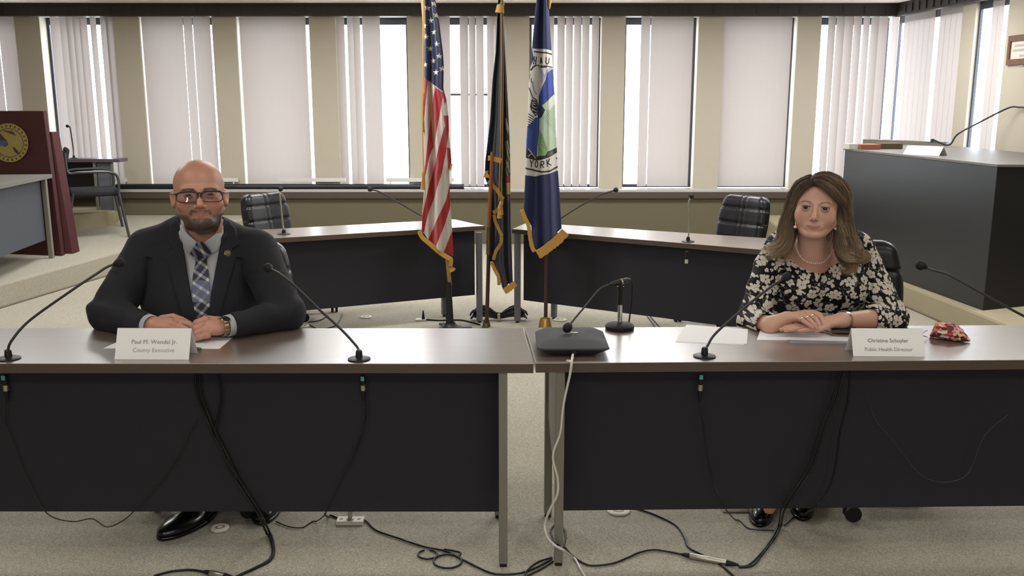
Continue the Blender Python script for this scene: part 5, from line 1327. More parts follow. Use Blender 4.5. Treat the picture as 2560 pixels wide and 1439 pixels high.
# ------------------------------------------------ the woman
wom = thing('person', 'woman with long brown hair and pearls in a black blouse with white flowers, hands folded', 'person', (1.19, 3.65, 0))
SWo = (1.09, 1.05, 1.02); CW = PY(2042, 526, 3.38) + Vector((.03, .095, 0)); RW = rotm('Z', radians(-21)) @ rotm('Y', radians(2)) @ rotm('X', radians(-4))
tolW, toWW = make_head(False, CW, SWo, RW)
wx = PY(2045, 700, 3.64).x; nkW = Vector((PY(2043, 640, 3.52).x, 3.52, PY(2040, 640, 3.5).z))
wsL = PY(1925, 668, 3.64); weL = PY(1880, 800, 3.50); wwL = PY(1925, 812, 3.34)
wsR = PY(2165, 668, 3.64); weR = PY(2228, 795, 3.46); wwR = PY(2105, 800, 3.31)
def wom_torso(p):
    d = sd_el(p, (wx, 3.67, .86), (.20, .135, .27))
    d = smin(d, sd_rc(p, (wx - .135, 3.655, .985), (wx + .135, 3.655, .985), .074, .074), .05)
    for s in (-1, 1):
        d = smin(d, sd_rc(p, (wx + s * .03, 3.63, 1.06), (wx + s * .15, 3.66, 1.01), .04, .052), .045)
        d = smin(d, sd_el(p, (wx + s * .085, 3.575, .865), (.092, .085, .085)), .04)
    return d
neckW = [(1938, 560), (1955, 628), (1968, 640), (1985, 655), (2010, 668), (2040, 672), (2070, 669), (2095, 658), (2112, 645), (2124, 630), (2150, 560)]
def w_arms(p, g=0, fa=True):
    d = sd_rc(p, wsL, weL, .066 + g, .056 + g); e = sd_rc(p, wsR, weR, .066 + g, .06 + g)
    if fa:
        d = smin(d, sd_rc(p, weL, weL + (wwL - weL) * .75, .054 + g, .05 + g), .03)
        e = smin(e, sd_rc(p, weR, weR + (wwR - weR) * .42, .058 + g, .054 + g), .03)
    return np.minimum(d, e)
def blouse(p):
    t = wom_torso(p) - .006; a = w_arms(p); d = smin(t, a, .03)
    d = d + .009 * np.exp(-((t - a) / .010) ** 2) * (p[:, 2] < .97) * (p[:, 1] < 3.7)
    d = d + fold(p, wsR, weR, 55, .004, 11) * (p[:, 0] > wx + .14) + fold(p, wsL, weL, 55, .004, 12) * (p[:, 0] < wx - .14) + .002 * vnoise(p, 28, 13)
    d = np.where(p[:, 1] < 3.69, smax(d, -polysd(p, neckW), .003), d)
    d = smax(d, -sd_rc(p, nkW + Vector((0, .06, 0)), nkW + Vector((0, .05, .3)), .075, .075), .004)
    for w, e_, fr in ((wwL, weL, .75), (wwR, weR, .42)):
        c_ = e_ + (w - e_) * fr; ax_ = np.array((w - e_).normalized()); s_ = (p - np.array(c_, f4)) @ ax_.astype(f4); near = np.linalg.norm(p - np.array(c_, f4), axis=1) < .085
        d = np.where(near, smax(d, s_ - .012 - .005 * np.sin(p[:, 2] * 90), .003), d); d = np.where(near, smax(d, -smax(sd_rc(p, e_, w, .043, .040), -(s_ + .03), .003), .003), d)
    d = np.where(p[:, 1] < 3.5, smax(d, -(p[:, 2] - H - .001), .004), d)
    return smax(d, -(p[:, 2] - .55), .005).astype(f4)
V, F = surfnet(blouse, (.86, 3.2, .53), (1.70, 3.86, 1.12), .0045)
# black cloth printed with white five-petalled flowers and thin outlines
m_bl = bpy.data.materials.new('flower_print_blouse'); m_bl.use_nodes = True; nt = m_bl.node_tree; N = nt.nodes; K = nt.links; bs_ = N['Principled BSDF']; bs_.inputs['Roughness'].default_value = .75; bs_.inputs['Specular IOR Level'].default_value = .3
tc = N.new('ShaderNodeTexCoord')
def nmath(op, a, b=None, c=None):
    x = N.new('ShaderNodeMath'); x.operation = op
    for i, q in enumerate((a, b, c)):
        if q is None: continue
        if isinstance(q, (int, float)): x.inputs[i].default_value = q
        else: K.new(q, x.inputs[i])
    return x.outputs[0]
def flower(scale, R0, petals, seed, outline=None, core=.16):
    mp = N.new('ShaderNodeMapping'); mp.inputs['Location'].default_value = (seed, seed * .7, seed * 1.3); mp.inputs['Scale'].default_value = (1, .35, 1); K.new(tc.outputs['Object'], mp.inputs[0])
    nz = N.new('ShaderNodeTexNoise'); nz.inputs['Scale'].default_value = 18; K.new(mp.outputs[0], nz.inputs['Vector'])
    ad = N.new('ShaderNodeVectorMath'); ad.operation = 'MULTIPLY_ADD'; K.new(nz.outputs['Color'], ad.inputs[0]); ad.inputs[1].default_value = (.012, .012, .012); K.new(mp.outputs[0], ad.inputs[2])
    vo = N.new('ShaderNodeTexVoronoi'); vo.inputs['Scale'].default_value = scale; vo.inputs['Randomness'].default_value = .85; K.new(ad.outputs[0], vo.inputs['Vector'])
    sb = N.new('ShaderNodeVectorMath'); sb.operation = 'SUBTRACT'; K.new(ad.outputs[0], sb.inputs[0]); K.new(vo.outputs['Position'], sb.inputs[1])
    sx = N.new('ShaderNodeSeparateXYZ'); K.new(sb.outputs[0], sx.inputs[0]); cs = N.new('ShaderNodeSeparateColor'); K.new(vo.outputs['Color'], cs.inputs[0])
    x, z = sx.outputs[0], sx.outputs[2]
    r = nmath('SQRT', nmath('ADD', nmath('MULTIPLY', x, x), nmath('MULTIPLY', z, z)))
    th = nmath('ADD', nmath('ARCTAN2', z, x), nmath('MULTIPLY', cs.outputs[0], 6.28))
    pet = nmath('ADD', .52, nmath('MULTIPLY', .48, nmath('POWER', nmath('ABSOLUTE', nmath('COSINE', nmath('MULTIPLY', th, petals / 2))), .55)))
    rad = nmath('MULTIPLY', nmath('MULTIPLY', pet, R0), nmath('ADD', .72, nmath('MULTIPLY', cs.outputs[1], .45)))
    q = nmath('DIVIDE', r, rad)
    if outline: return nmath('MULTIPLY', nmath('GREATER_THAN', q, 1 - outline), nmath('LESS_THAN', q, 1.0))
    m = nmath('MULTIPLY', nmath('LESS_THAN', q, 1.0), nmath('GREATER_THAN', q, core))
    slit = nmath('GREATER_THAN', nmath('ADD', nmath('ABSOLUTE', nmath('COSINE', nmath('MULTIPLY', th, petals / 2))), nmath('MULTIPLY', q, .1)), .22)
    return nmath('MULTIPLY', m, slit)
f1 = flower(19, .0185, 5, 0.0); f2 = flower(27, .0085, 2, 3.1, core=.0); f3 = flower(15, .026, 5, 7.7, outline=.12); f4_ = flower(33, .0065, 3, 5.2, core=0.05)
mix1 = N.new('ShaderNodeMix'); mix1.data_type = 'RGBA'; mix1.inputs['A'].default_value = (*lin('0d0c10'), 1); mix1.inputs['B'].default_value = (*lin('6e6c6c'), 1); K.new(f3, mix1.inputs['Factor'])
mix2 = N.new('ShaderNodeMix'); mix2.data_type = 'RGBA'; K.new(mix1.outputs['Result'], mix2.inputs['A']); mix2.inputs['B'].default_value = (*lin('d8d0c6'), 1); K.new(nmath('MAXIMUM', f1, nmath('MAXIMUM', f2, f4_)), mix2.inputs['Factor'])
K.new(mix2.outputs['Result'], bs_.inputs['Base Color'])
mkobj('blouse', V, F, m_bl, wom, smooth=180)
# her hands: her left lies on the paper pointing left, her right rests over it
WL_F = [(HP([(2048, 801, 3.325), (2018, 806, 3.31), (1992, 812, 3.295), (1962, 818, 3.285)]), [.0108, .0098, .009, .0072]),
        (HP([(2046, 808, 3.305), (2015, 812, 3.29), (1985, 817, 3.278), (1953, 823, 3.27)]), [.0108, .0098, .009, .0072]),
        (HP([(2046, 815, 3.288), (2018, 817, 3.276), (1992, 821, 3.265), (1964, 826, 3.26)]), [.0104, .0095, .0088, .007]),
        (HP([(2050, 820, 3.272), (2030, 822, 3.26), (2014, 824, 3.252), (1997, 827, 3.247)]), [.0095, .0088, .008, .0065]),
        (HP([(2082, 806, 3.30), (2064, 816, 3.275), (2050, 822, 3.262), (2040, 826, 3.255)]), [.012, .0108, .0095, .0078])]
WR_F = [(HP([(2036, 784, 3.315), (2052, 793, 3.30), (2058, 808, 3.285), (2056, 820, 3.28)]), [.0108, .0100, .0092, .0075]),
        (HP([(2024, 787, 3.30), (2039, 797, 3.283), (2047, 811, 3.270), (2049, 822, 3.265)]), [.0106, .0098, .009, .0073]),
        (HP([(2011, 791, 3.288), (2024, 800, 3.27), (2036, 812, 3.258), (2042, 821, 3.253)]), [.0102, .0095, .0086, .007]),
        (HP([(1998, 796, 3.278), (2009, 802, 3.262), (2021, 811, 3.252), (2031, 818, 3.247)]), [.0095, .0086, .0078, .0064]),
        (HP([(1990, 786, 3.335), (2012, 781, 3.34), (2034, 781, 3.34), (2052, 786, 3.335)]), [.012, .011, .010, .0082])]
def womL(p):
    d = sd_rc(p, weR, wwR, .046, .027); d = smin(d, sd_el(p, PY(2073, 805, 3.305), (.038, .034, .019)), .018); d = smin(d, sd_rc(p, wwR, PY(2055, 806, 3.305), .026, .017), .015)
    return smin(d, fingers(p, WL_F, .0025), .006)
def womR(p):
    d = sd_rc(p, weL, wwL, .043, .030); d = smin(d, sd_rc(p, wwL, PY(1965, 795, 3.32), .029, .025), .02); d = smin(d, sd_el(p, PY(1998, 791, 3.31), (.046, .034, .019)), .018)
    return smin(d, fingers(p, WR_F, .0025), .006)
def wh(p): return smax(np.minimum(womR(p), womL(p)), -(p[:, 2] - H - .006), .003).astype(f4)
Vh, Fh = surfnet(wh, (.90, 3.2, .738), (1.50, 3.56, .87), .0019)
def w_head_w(p):
    d = head_sdf(tolW(p), False) * 1.12
    d = smin(d, sd_rc(p, CW + Vector((0, .045, -.09)), nkW + Vector((0, .045, -.03)), .051, .058), .028)
    ch = smin(wom_torso(p) + .006, sd_rc(p, nkW + Vector((-.0, .06, 0)), nkW + Vector((0, .09, -.05)), .07, .09), .03)
    ch = smax(ch, np.where(p[:, 1] < 3.7, polysd(p, neckW) - .018, .02), .006)
    return smin(d, smax(ch, -(p[:, 2] - .9), .01), .02).astype(f4)
Vk, Fk = surfnet(w_head_w, (CW.x - .24, CW.y - .15, .9), (CW.x + .24, CW.y + .28, CW.z + .17), .0026)
ftW = [PZ(1912, 1290, .10), PZ(2030, 1285, .1)]; knW = [Vector((wx - .1, 3.3, .5)), Vector((wx + .1, 3.3, .5))]
def coarse_w(p):
    d = wom_torso(p) + .025; d = np.minimum(d, w_arms(p, -.022)); d = smin(d, sd_rc(p, (wx - .09, 3.78, .56), (wx + .09, 3.78, .56), .11, .11), .05)
    for i, s in enumerate((-1, 1)):
        d = smin(d, sd_rc(p, (wx + s * .09, 3.76, .55), knW[i], .075, .055), .03); d = smin(d, sd_rc(p, knW[i], ftW[0] + Vector((.035 + i * .1, .07 + .1 * i, .0)), .052, .024), .02)
    return d.astype(f4)
Vc, Fc = surfnet(coarse_w, (.86, 3.1, .05), (1.66, 4.0, 1.04), .012)
V, F = joinVF([(Vk, Fk), (Vh, Fh), (Vc, Fc)])
qk = tolW(Vk.astype(f4)).astype(float); Ck = head_color(qk, False)
ns = sm(nkW.z + .03, nkW.z - .06, Vk[:, 2]); Ck = Ck * (1 - .3 * ns[:, None]) + np.array(lin('c4806c')) * .3 * ns[:, None]
Ch = np.tile(np.array(lin('d4a692')), (len(Vh), 1)); kn = np.zeros(len(Vh))
for f, _r in WR_F + WL_F:
    for q in f[:1] + f[3:]: kn = np.maximum(kn, np.exp(-(np.linalg.norm(Vh - np.array(q), axis=1) / .010) ** 2))
Ch = Ch * (1 - .35 * kn[:, None]) + np.array(lin('cf7f70')) * .35 * kn[:, None]
mkobj('body', V, F, m_skinW, wom, smooth=180, colors=np.concatenate([Ck, Ch, np.tile(np.array(lin('cf9f86')), (len(Vc), 1))]))
eyes(wom, toWW, SWo, '33271f')
def skirt(p):
    d = sd_rc(p, (wx - .09, 3.78, .56), (wx + .09, 3.78, .56), .14, .14)
    for i, s in enumerate((-1, 1)):
        d = smin(d, sd_rc(p, (wx + s * .09, 3.76, .55), knW[i], .1, .075), .05); d = smin(d, sd_rc(p, knW[i], ftW[0] + Vector((.02 + i * .1, .05 + .1 * i, .08)), .072, .06), .03)
    return smax(d, -(p[:, 2] - .16), .004).astype(f4)
V, F = surfnet(skirt, (.9, 3.1, .14), (1.66, 3.98, .74), .011); mkobj('trousers', V, F, mat('black_trousers', '101014', .85), wom, smooth=180)
tW = PZ(1898, 1314, 0); shoe('shoe', wom, Vector((tW.x + .07, tW.y + .20, 0)), tW, .042, m_shoe)
tW2 = PZ(2005, 1298, 0); shoe('shoe', wom, Vector((tW2.x + .06, tW2.y + .2, 0)), tW2, .042, m_shoe)
# jewellery
m_pearl = mat('pearl', 'efe0d4', .2, spec=.7, coat=.5)
pl = []; nk = []
for uv in ((1989, 606), (1992, 622), (2000, 640), (2012, 651), (2027, 657), (2042, 658), (2057, 655), (2068, 646), (2076, 634), (2081, 620)): nk.append(uv)
sp_ = spline([(a, b, 0) for a, b in nk], 9); mb = MB(); last = None
for q in sp_:
    s_ = surf_front(w_head_w, q.x, q.y, 3.3, 3.75)
    if last is None or (s_ - last).length > .0062: mb.ball(s_ + Vector((0, -.002, 0)), .0036, 8, 6); last = s_
mb.build('pearl_necklace', m_pearl, wom, smooth=180)
for (s, uu, vv) in ((-1, 1988, 567), (1, 2089, 571)):
    q = PY(uu, vv, CW.y - .03); e = MB(); e.ball(q, .0062, 14, 10); e.tube([q + Vector((0, 0, .005)), q + Vector((-.002 * s, .004, .018))], .0015, 6); e.build('earring', m_pearl, wom, smooth=180)
m_silver = mat('silver_jewel', 'd2ccbc', .22, 1.0)
ax_ = (wwR - weR).normalized(); bc = PY(2110, 800, 3.325); mb = MB(); x1 = ax_.orthogonal().normalized(); y1 = ax_.cross(x1)
ptsb = [bc + x1 * cos(a) * .036 + y1 * sin(a) * .034 for a in np.linspace(0, 2 * pi, 33)]
for k in range(32):
    c_ = (ptsb[k] + ptsb[k + 1]) / 2; rad = (c_ - bc).normalized()
    if c_.z > H + .003: mb.obox(c_, ax_ * .0075, ax_.cross(rad) * .0037, rad * .0014)
mb.build('bracelet', m_silver, wom, smooth=None)
def ringon(f, i, t, r, m, nm='ring'):
    a, b = f[i], f[i + 1]; c = a + (b - a) * t; d_ = (b - a).normalized(); x1 = d_.orthogonal().normalized(); y1 = d_.cross(x1)
    o = MB().tube([c + x1 * cos(q) * r + y1 * sin(q) * r for q in np.linspace(0, 2 * pi, 21)], .0016, 6, caps=False).build(nm, m, wom, smooth=60)
    return c, o
for (fi, nn_, tt, rr_, mm) in ((WR_F[3][0], 0, .5, .0112, m_silver), (WR_F[2][0], 0, .5, .0118, m_silver), (WR_F[1][0], 0, .4, .0122, m_silver), (WL_F[1][0], 1, .2, .0118, m_gold)):
    c, o = ringon(fi, nn_, tt, rr_, mm)
    if mm is m_silver: MB().ball(c + Vector((0, -.009, .008)), .0042, 10, 8).build('stone', mat('clear_stone', 'e8e4e0', .08, spec=1.0, coat=1), o, smooth=None)
# hair
def hw(L): return [Vector(toWW(np.array([q]))[0]) for q in L]
TR_ = [ # (points in head frame, bundle radii, strand count)
 ([(-.012, -.064, .104), (-.040, -.070, .090), (-.062, -.054, .056), (-.074, -.034, .012), (-.086, -.020, -.05), (-.094, -.030, -.11), (-.108, -.050, -.155), (-.135, -.065, -.185)], [.008, .012, .013, .012, .016, .022, .026, .03], 520),
 ([(-.02, -.01, .116), (-.056, -.015, .088), (-.080, -.005, .03), (-.088, .005, -.04), (-.100, .0, -.115), (-.122, -.025, -.165), (-.145, -.055, -.20)], [.014, .020, .020, .022, .028, .032, .03], 560),
 ([(-.02, .03, .112), (-.055, .05, .078), (-.075, .055, .0), (-.082, .05, -.09), (-.10, .035, -.17), (-.12, .01, -.22)], [.02, .028, .03, .032, .032, .026], 320),
 ([(-.016, -.066, .100), (.008, -.086, .100), (.036, -.088, .084), (.060, -.070, .058), (.076, -.040, .034), (.085, -.008, .01), (.090, .0, -.05), (.097, .0, -.11)], [.006, .010, .012, .012, .011, .012, .016, .02], 480),
 ([(-.014, -.050, .110), (.018, -.066, .118), (.050, -.060, .102), (.076, -.032, .070), (.088, .0, .036), (.092, .02, -.01), (.100, .02, -.08), (.115, .01, -.14)], [.009, .015, .018, .019, .018, .018, .024, .026], 560),
 ([(-.01, -.02, .118), (.022, -.03, .126), (.056, -.018, .110), (.080, .008, .072), (.088, .04, .025), (.07, .08, -.0)], [.014, .018, .022, .024, .028, .028], 460),
 ([(.074, -.018, .040), (.085, -.008, -.005), (.092, .004, -.055), (.092, -.002, -.105), (.106, -.020, -.148), (.126, -.045, -.172), (.150, -.055, -.165)], [.010, .012, .014, .020, .025, .026, .018], 520),
 ([(.085, .015, .035), (.095, .02, -.025), (.110, .018, -.085), (.130, .005, -.13), (.155, -.02, -.158), (.182, -.04, -.165), (.190, -.05, -.148)], [.018, .022, .026, .028, .026, .020, .012], 560),
 ([(.08, .04, .03), (.09, .055, -.05), (.10, .05, -.13), (.115, .03, -.18), (.125, .0, -.21), (.11, -.03, -.225)], [.026, .032, .034, .03, .026, .02], 380),
 ([(.0, .05, .11), (.0, .095, .05), (.0, .12, -.04), (.0, .13, -.13), (.0, .13, -.2)], [.04, .05, .06, .06, .05], 300),
]
TR_.append(([(-.016, -.066, .104), (-.012, -.04, .117), (-.006, -.005, .124), (.0, .04, .115), (.0, .08, .08)], [.007, .009, .012, .02, .03], 420))
TR_ = [([(x, y, z if z < .03 else .03 + (z - .03) * .88) for (x, y, z) in t_], r_q, c_q) for (t_, r_q, c_q) in TR_]
hV = []; hF = []; hC = []; nv_ = 0
root = np.array(lin('54453a')); midc = np.array(lin('7f6d59')); tip = np.array(lin('b39f80'))
for (tp, rs, cnt) in TR_:
    phT = RNG.uniform(0, 6)
    P = np.array([list(q) for q in spline([Vector(q) for q in tp], 4)]); n = len(P); rs_ = np.interp(np.linspace(0, 1, n), np.linspace(0, 1, len(rs)), rs)
    T = np.gradient(P, axis=0); T /= np.linalg.norm(T, axis=1)[:, None]
    A1 = np.cross(T, np.array([1, 0, .3]) if tp[0] == (-.016, -.066, tp[0][2]) and tp[-1][1] > .05 else np.array([.3, 1, .2])); A1 /= np.linalg.norm(A1, axis=1)[:, None]; A2 = np.cross(T, A1)
    for s in range(int(cnt * 1.45)):
        a = RNG.uniform(0, 2 * pi); rr_ = sqrt(RNG.uniform(.15, 1.0)); ph = RNG.uniform(0, 6.28); wv = RNG.uniform(.0, .006)
        t = np.linspace(0, 1, n); tw = a + .9 * t * RNG.normal(); ln_ = RNG.uniform(.7, 1.0); rr_ *= RNG.uniform(.9, 1.12)
        Q = P + (A1 * np.cos(tw)[:, None] + A2 * np.sin(tw)[:, None]) * (rs_ * rr_)[:, None] + A1 * (wv * np.sin(t * 9 + ph))[:, None] + A2 * (wv * .8 * np.sin(t * 13 + 2 * ph))[:, None] + A1 * ((.011 if tp[-1][2] < -.05 else 0) * sm(.35, .9, t) * np.sin(t * 13 + phT + 1.2 * (ph / 6.28)))[:, None]
        k_ = max(4, int(n * ln_)); Q = Q[:k_]; tt = t[:k_]; w = .00068 * (1 - .7 * (np.arange(k_) / (k_ - 1)) ** 3)
        W = toWW(Q); x1 = np.cross(np.gradient(W, axis=0), np.array([.2, 1., .1])); x1 /= np.linalg.norm(x1, axis=1)[:, None] + 1e-9; x2 = np.cross(np.gradient(W, axis=0), x1); x2 /= np.linalg.norm(x2, axis=1)[:, None] + 1e-9
        ring_ = np.stack([W + x1 * w[:, None], W - x1 * .5 * w[:, None] + x2 * .87 * w[:, None], W - x1 * .5 * w[:, None] - x2 * .87 * w[:, None]], 1).reshape(-1, 3)
        hV.append(ring_)
        i = np.arange(k_ - 1)[:, None] * 3; kk = np.arange(3)[None]
        hF.append(np.stack([i + kk, i + (kk + 1) % 3, i + 3 + (kk + 1) % 3, i + 3 + kk], -1).reshape(-1, 4) + nv_)
        sh = RNG.uniform(.6, 1.5); c_ = root * (1 - sm(0, .4, tt))[:, None] + midc * (sm(0, .4, tt) * (1 - sm(.55, 1, tt)))[:, None] + tip * sm(.55, 1, tt)[:, None]
        hC.append(np.repeat(c_ * sh, 3, 0)); nv_ += len(ring_)
m_hair = mat('brown_hair', '6e5943', .5, spec=.45, attr='Col')
def hairbase(p):
    q = tolW(p); d = sd_el(q, (0, .018, .036), (.0805, .099, .083)); d = smax(d, -sd_el(q, (-.006, -.105, -.012), (.066, .085, .095)), .012)
    for (tp, rs, cnt) in TR_:
        e = np.full(len(q), 9, f4)
        for i in range(len(tp) - (3 if tp[-1][2] < -.1 else 2)): e = smin(e, sd_rc(q, tp[i], tp[i + 1], rs[i] * (.8 - .5 * i / len(tp)), rs[i + 1] * (.8 - .62 * (i + 1) / len(tp))), .008)
        d = smin(d, e, .01)
    a_ = np.arctan2(q[:, 0], q[:, 1] + .02); return ((d + .0015 * np.sin(a_ * 46 + q[:, 2] * 30 + 3 * vnoise(q, 30, 21))) * 1.12).astype(f4)
V, F = surfnet(hairbase, (CW.x - .26, CW.y - .16, CW.z - .29), (CW.x + .26, CW.y + .24, CW.z + .2), .0035)
q = tolW(V.astype(f4)).astype(float); tt = sm(.02, -.18, q[:, 2]); Cb = root * (1 - tt)[:, None] + midc * .72 * tt[:, None]
V2, F2 = joinVF([(V, F), (np.concatenate(hV), np.concatenate(hF))])
mkobj('hair', V2, F2, m_hair, wom, smooth=180, colors=np.concatenate([Cb, np.concatenate(hC)]))
# ============================================================ SMALL THINGS ON THE TABLES AND FLOOR
def textmesh(name, s, size, parent, origin, dx, dy, m, bold=0.0, align='CENTER'):
    cu = bpy.data.curves.new(name + '_c', 'FONT'); cu.body = s; cu.size = size; cu.align_x = align; cu.resolution_u = 3; cu.offset = bold
    o = bpy.data.objects.new(name + '_c', cu); COL.objects.link(o)
    dg = bpy.context.evaluated_depsgraph_get(); me = bpy.data.meshes.new_from_object(o.evaluated_get(dg))
    bpy.data.objects.remove(o)
    dx = Vector(dx).normalized(); dy = Vector(dy).normalized()
    V = [Vector(origin) + dx * v.co.x + dy * v.co.y for v in me.vertices]; F = [tuple(p.vertices) for p in me.polygons]
    bpy.data.meshes.remove(me)
    return mkobj(name, V, F, m, parent, smooth=None)
m_ink = mat('card_ink', '8f8a92', .8); m_ink2 = mat('card_ink_pale', 'b2acb4', .8); m_ink3 = mat('card_ink_dark', '5e5c62', .8); m_ink4 = mat('card_ink_mid', '8e8b90', .8)
a = PZ(286, 898, H + .0005); b = PZ(472, 899, H + .0005)
t, pl, d, n, ap = tent('name_card', 'folded white name card in front of the bald man', a, b, .098, .085, m_card)
mid = (a + b) / 2; up = ap.normalized(); nf = d.cross(up).normalized(); nf = nf if nf.y < 0 else -nf
textmesh('printed_name', 'Paul M. Wendel Jr.', .0205, t, mid + ap * .50 + d * .004 + nf * .0008, d, ap, m_ink)
textmesh('printed_title', 'County Executive', .0198, t, mid + ap * .24 + d * .004 + nf * .0008, d, ap, m_ink2)
a = PZ(2133, 890, H + .0005); b = PZ(2313, 891, H + .0005)
t, pl, d, n, ap = tent('name_card', 'folded white name card in front of the woman', a, b, .088, .08, m_card)
mid = (a + b) / 2; nf = d.cross(ap.normalized()).normalized(); nf = nf if nf.y < 0 else -nf
textmesh('printed_name', 'Christine Schuyler', .0185, t, mid + ap * .50 + nf * .0008, d, ap, m_ink3)
textmesh('printed_title', 'Public Health Director', .0176, t, mid + ap * .19 + nf * .0008, d, ap, m_ink4)
m_paper = mat('white_paper', 'f3f2f4', .8); m_print = mat('pale_print', 'd5d4dc', .8)
def sheet(label, pts, z=H, th=.0012, cat='paper', group='papers on the tables', lines=None, m=None, name='paper_sheet'):
    P = [PZ(u, v, z + th) for (u, v) in pts]
    o = MB().prism([(p.x, p.y) for p in P], z + .0002, z + th).build(name, m or m_paper, None, smooth=None)
    tag(o, label, cat, group)
    if lines:
        mb = MB()
        for (q0, q1) in lines:
            A_, B_ = PZ(*q0, z + th), PZ(*q1, z + th); mb.box(A_.x, B_.x, A_.y - .003, A_.y + .003, z + th, z + th + .0002)
        mb.build('print', m_print, o, smooth=None)
    return o
sheet('sheet of white paper under the bald man\'s hands', [(258, 870), (548, 871), (582, 843), (330, 838)])
o = sheet('top sheet of the loose white papers between the two microphones left of the woman', [(1692, 853), (1867, 859), (1870, 822), (1716, 811)], th=.0016)
sheet('lower sheet peeping out under the loose papers left of the woman', [(1688, 855), (1860, 861), (1866, 826), (1712, 816)], th=.0006)
o = sheet('open white document under the woman\'s folded hands', [(1892, 849), (1975, 848), (2128, 852), (2135, 822), (1905, 811)], th=.004, lines=[((1920, 836), (2040, 838)), ((1924, 830), (2030, 831)), ((1918, 841), (2045, 843))])
sheet('dark folder beneath the open white document', [(1976, 857), (2125, 858), (2130, 840), (1960, 838)], th=.0025, m=mat('slate_folder', '8d90a2', .6), name='folder', cat='folder', group='')
del o
# phone in a tan case with a strap
q = PZ(2100, 838, H + .004); q0 = PZ(2079, 843, H); q1 = PZ(2130, 843, H)
t = thing('smartphone', 'smartphone in an open tan wallet case with a strap beside the woman\'s bracelet', 'phone', tuple(q))
m_tan = mat('tan_leather', 'a9805c', .5); m_tan2 = mat('dark_tan', '6b4c36', .6)
for k in range(2):
    P = [PZ(2080 + k * 2, 841 - k * 6, H), PZ(2150, 843 - k * 6, H), PZ(2140, 820, H), PZ(2072, 818, H)]
    MB().prism([(p.x, p.y) for p in P], H + .005 + k * .009, H + .009 + k * .009).build('case_cover', m_tan, t, smooth=None, bevel=.001)
P = [PZ(2080, 831, H + .02), PZ(2145, 833, H + .02), PZ(2135, 814, H + .02), PZ(2072, 812, H + .02)]
MB().prism([(p.x, p.y) for p in P], H + .0185, H + .027).build('handset', mat('phone_glass', '3c3a42', .15, spec=.7), t, smooth=None, bevel=.002)
MB().tube(spline([PZ(2082, 838, H + .012), PZ(2068, 833, H + .006), PZ(2050, 829, H + .006), PZ(2042, 826, H + .012), PZ(2054, 823, H + .014), PZ(2072, 829, H + .012)], 5), .0016, 6).build('strap', m_tan2, t)
# floral face mask
m_mask = bpy.data.materials.new('floral_mask_cloth'); m_mask.use_nodes = True; nt = m_mask.node_tree; b_ = nt.nodes['Principled BSDF']; b_.inputs['Roughness'].default_value = .8
vo = nt.nodes.new('ShaderNodeTexVoronoi'); vo.inputs['Scale'].default_value = 75; rp = nt.nodes.new('ShaderNodeValToRGB'); sp = nt.nodes.new('ShaderNodeSeparateColor'); tc = nt.nodes.new('ShaderNodeTexCoord')
nt.links.new(tc.outputs['Object'], vo.inputs['Vector']); nt.links.new(vo.outputs['Color'], sp.inputs[0]); nt.links.new(sp.outputs[0], rp.inputs[0]); rp.color_ramp.interpolation = 'CONSTANT'
cols = ['e8d6b8', 'c4506a', '8a2c3c', 'd98a5a', '4a2430', 'e9a49a', 'd8c078', 'c23c4a', 'e3b9c4', '5e4440']
for i, cc in enumerate(cols):
    el = rp.color_ramp.elements[i] if i < 2 else rp.color_ramp.elements.new(i / len(cols))
    el.position = i / len(cols); el.color = (*lin(cc), 1)
nt.links.new(rp.outputs[0], b_.inputs['Base Color'])
mL = PZ(2320, 848, H); mR = PZ(2418, 862, H); ax = (mR - mL); Lm = ax.length; ax.normalize(); ay = Vector((-ax.y, ax.x, 0))
Rm = np.stack([np.array(ax), np.array(ay), np.array((0, 0, 1.0))], 1); cm = np.array((mL + mR) / 2) + np.array(ay) * .045 + np.array((0, 0, .001))
def fmask(p):
    q = (p - cm.astype(f4)) @ Rm.astype(f4); s = (q[:, 0] / (Lm / 2))
    hh = .030 * np.clip(1 - np.clip(s - .15, 0, 1) ** 1.3 * 1.02, .02, 1) * np.clip((1.04 + s) * 4, .2, 1); wy = .042 * np.clip(1 - np.clip(s - .1, 0, 1) ** 1.5, .05, 1)
    z = q[:, 2] - hh * .95
    d = np.sqrt((q[:, 1] / wy) ** 2 + (z / hh) ** 2) - 1; d = d * np.minimum(wy, hh)
    d = np.maximum(d, np.abs(q[:, 0]) - Lm / 2)
    d = d + .0016 * np.sin(q[:, 2] * 420 + s * 2) + .001 * np.sin(q[:, 0] * 130 + q[:, 1] * 90)
    return np.maximum(d, -q[:, 2]).astype(f4)
V, F = surfnet(fmask, (cm[0] - .13, cm[1] - .09, H - .002), (cm[0] + .13, cm[1] + .09, H + .075), .0022)
mo = mkobj('face_mask', V, F, m_mask, None, smooth=180); tag(mo, 'folded pink and cream floral face mask beside the woman\'s name card', 'face mask')
lp = PZ(2308, 846, H + .004)
MB().tube(spline([PZ(2318, 842, H + .006), PZ(2308, 838, H + .02), PZ(2309, 830, H + .025), PZ(2318, 826, H + .02)], 5), .002, 6).build('ear_loop', mat('pale_pink', 'd9c3c8', .7), mo)
# green clip / pen cap beside the man's paper, pen in his hand
g = PZ(490, 876, H); tag(MB().tube([g + Vector((-.012, 0, .006)), g + Vector((.004, 0, .007)), g + Vector((.018, .004, .005))], [.005, .006, .004], 8).build('marker_cap', mat('green_plastic', '1f6b44', .5)), 'small green marker cap lying beside the bald man\'s name card', 'marker cap')
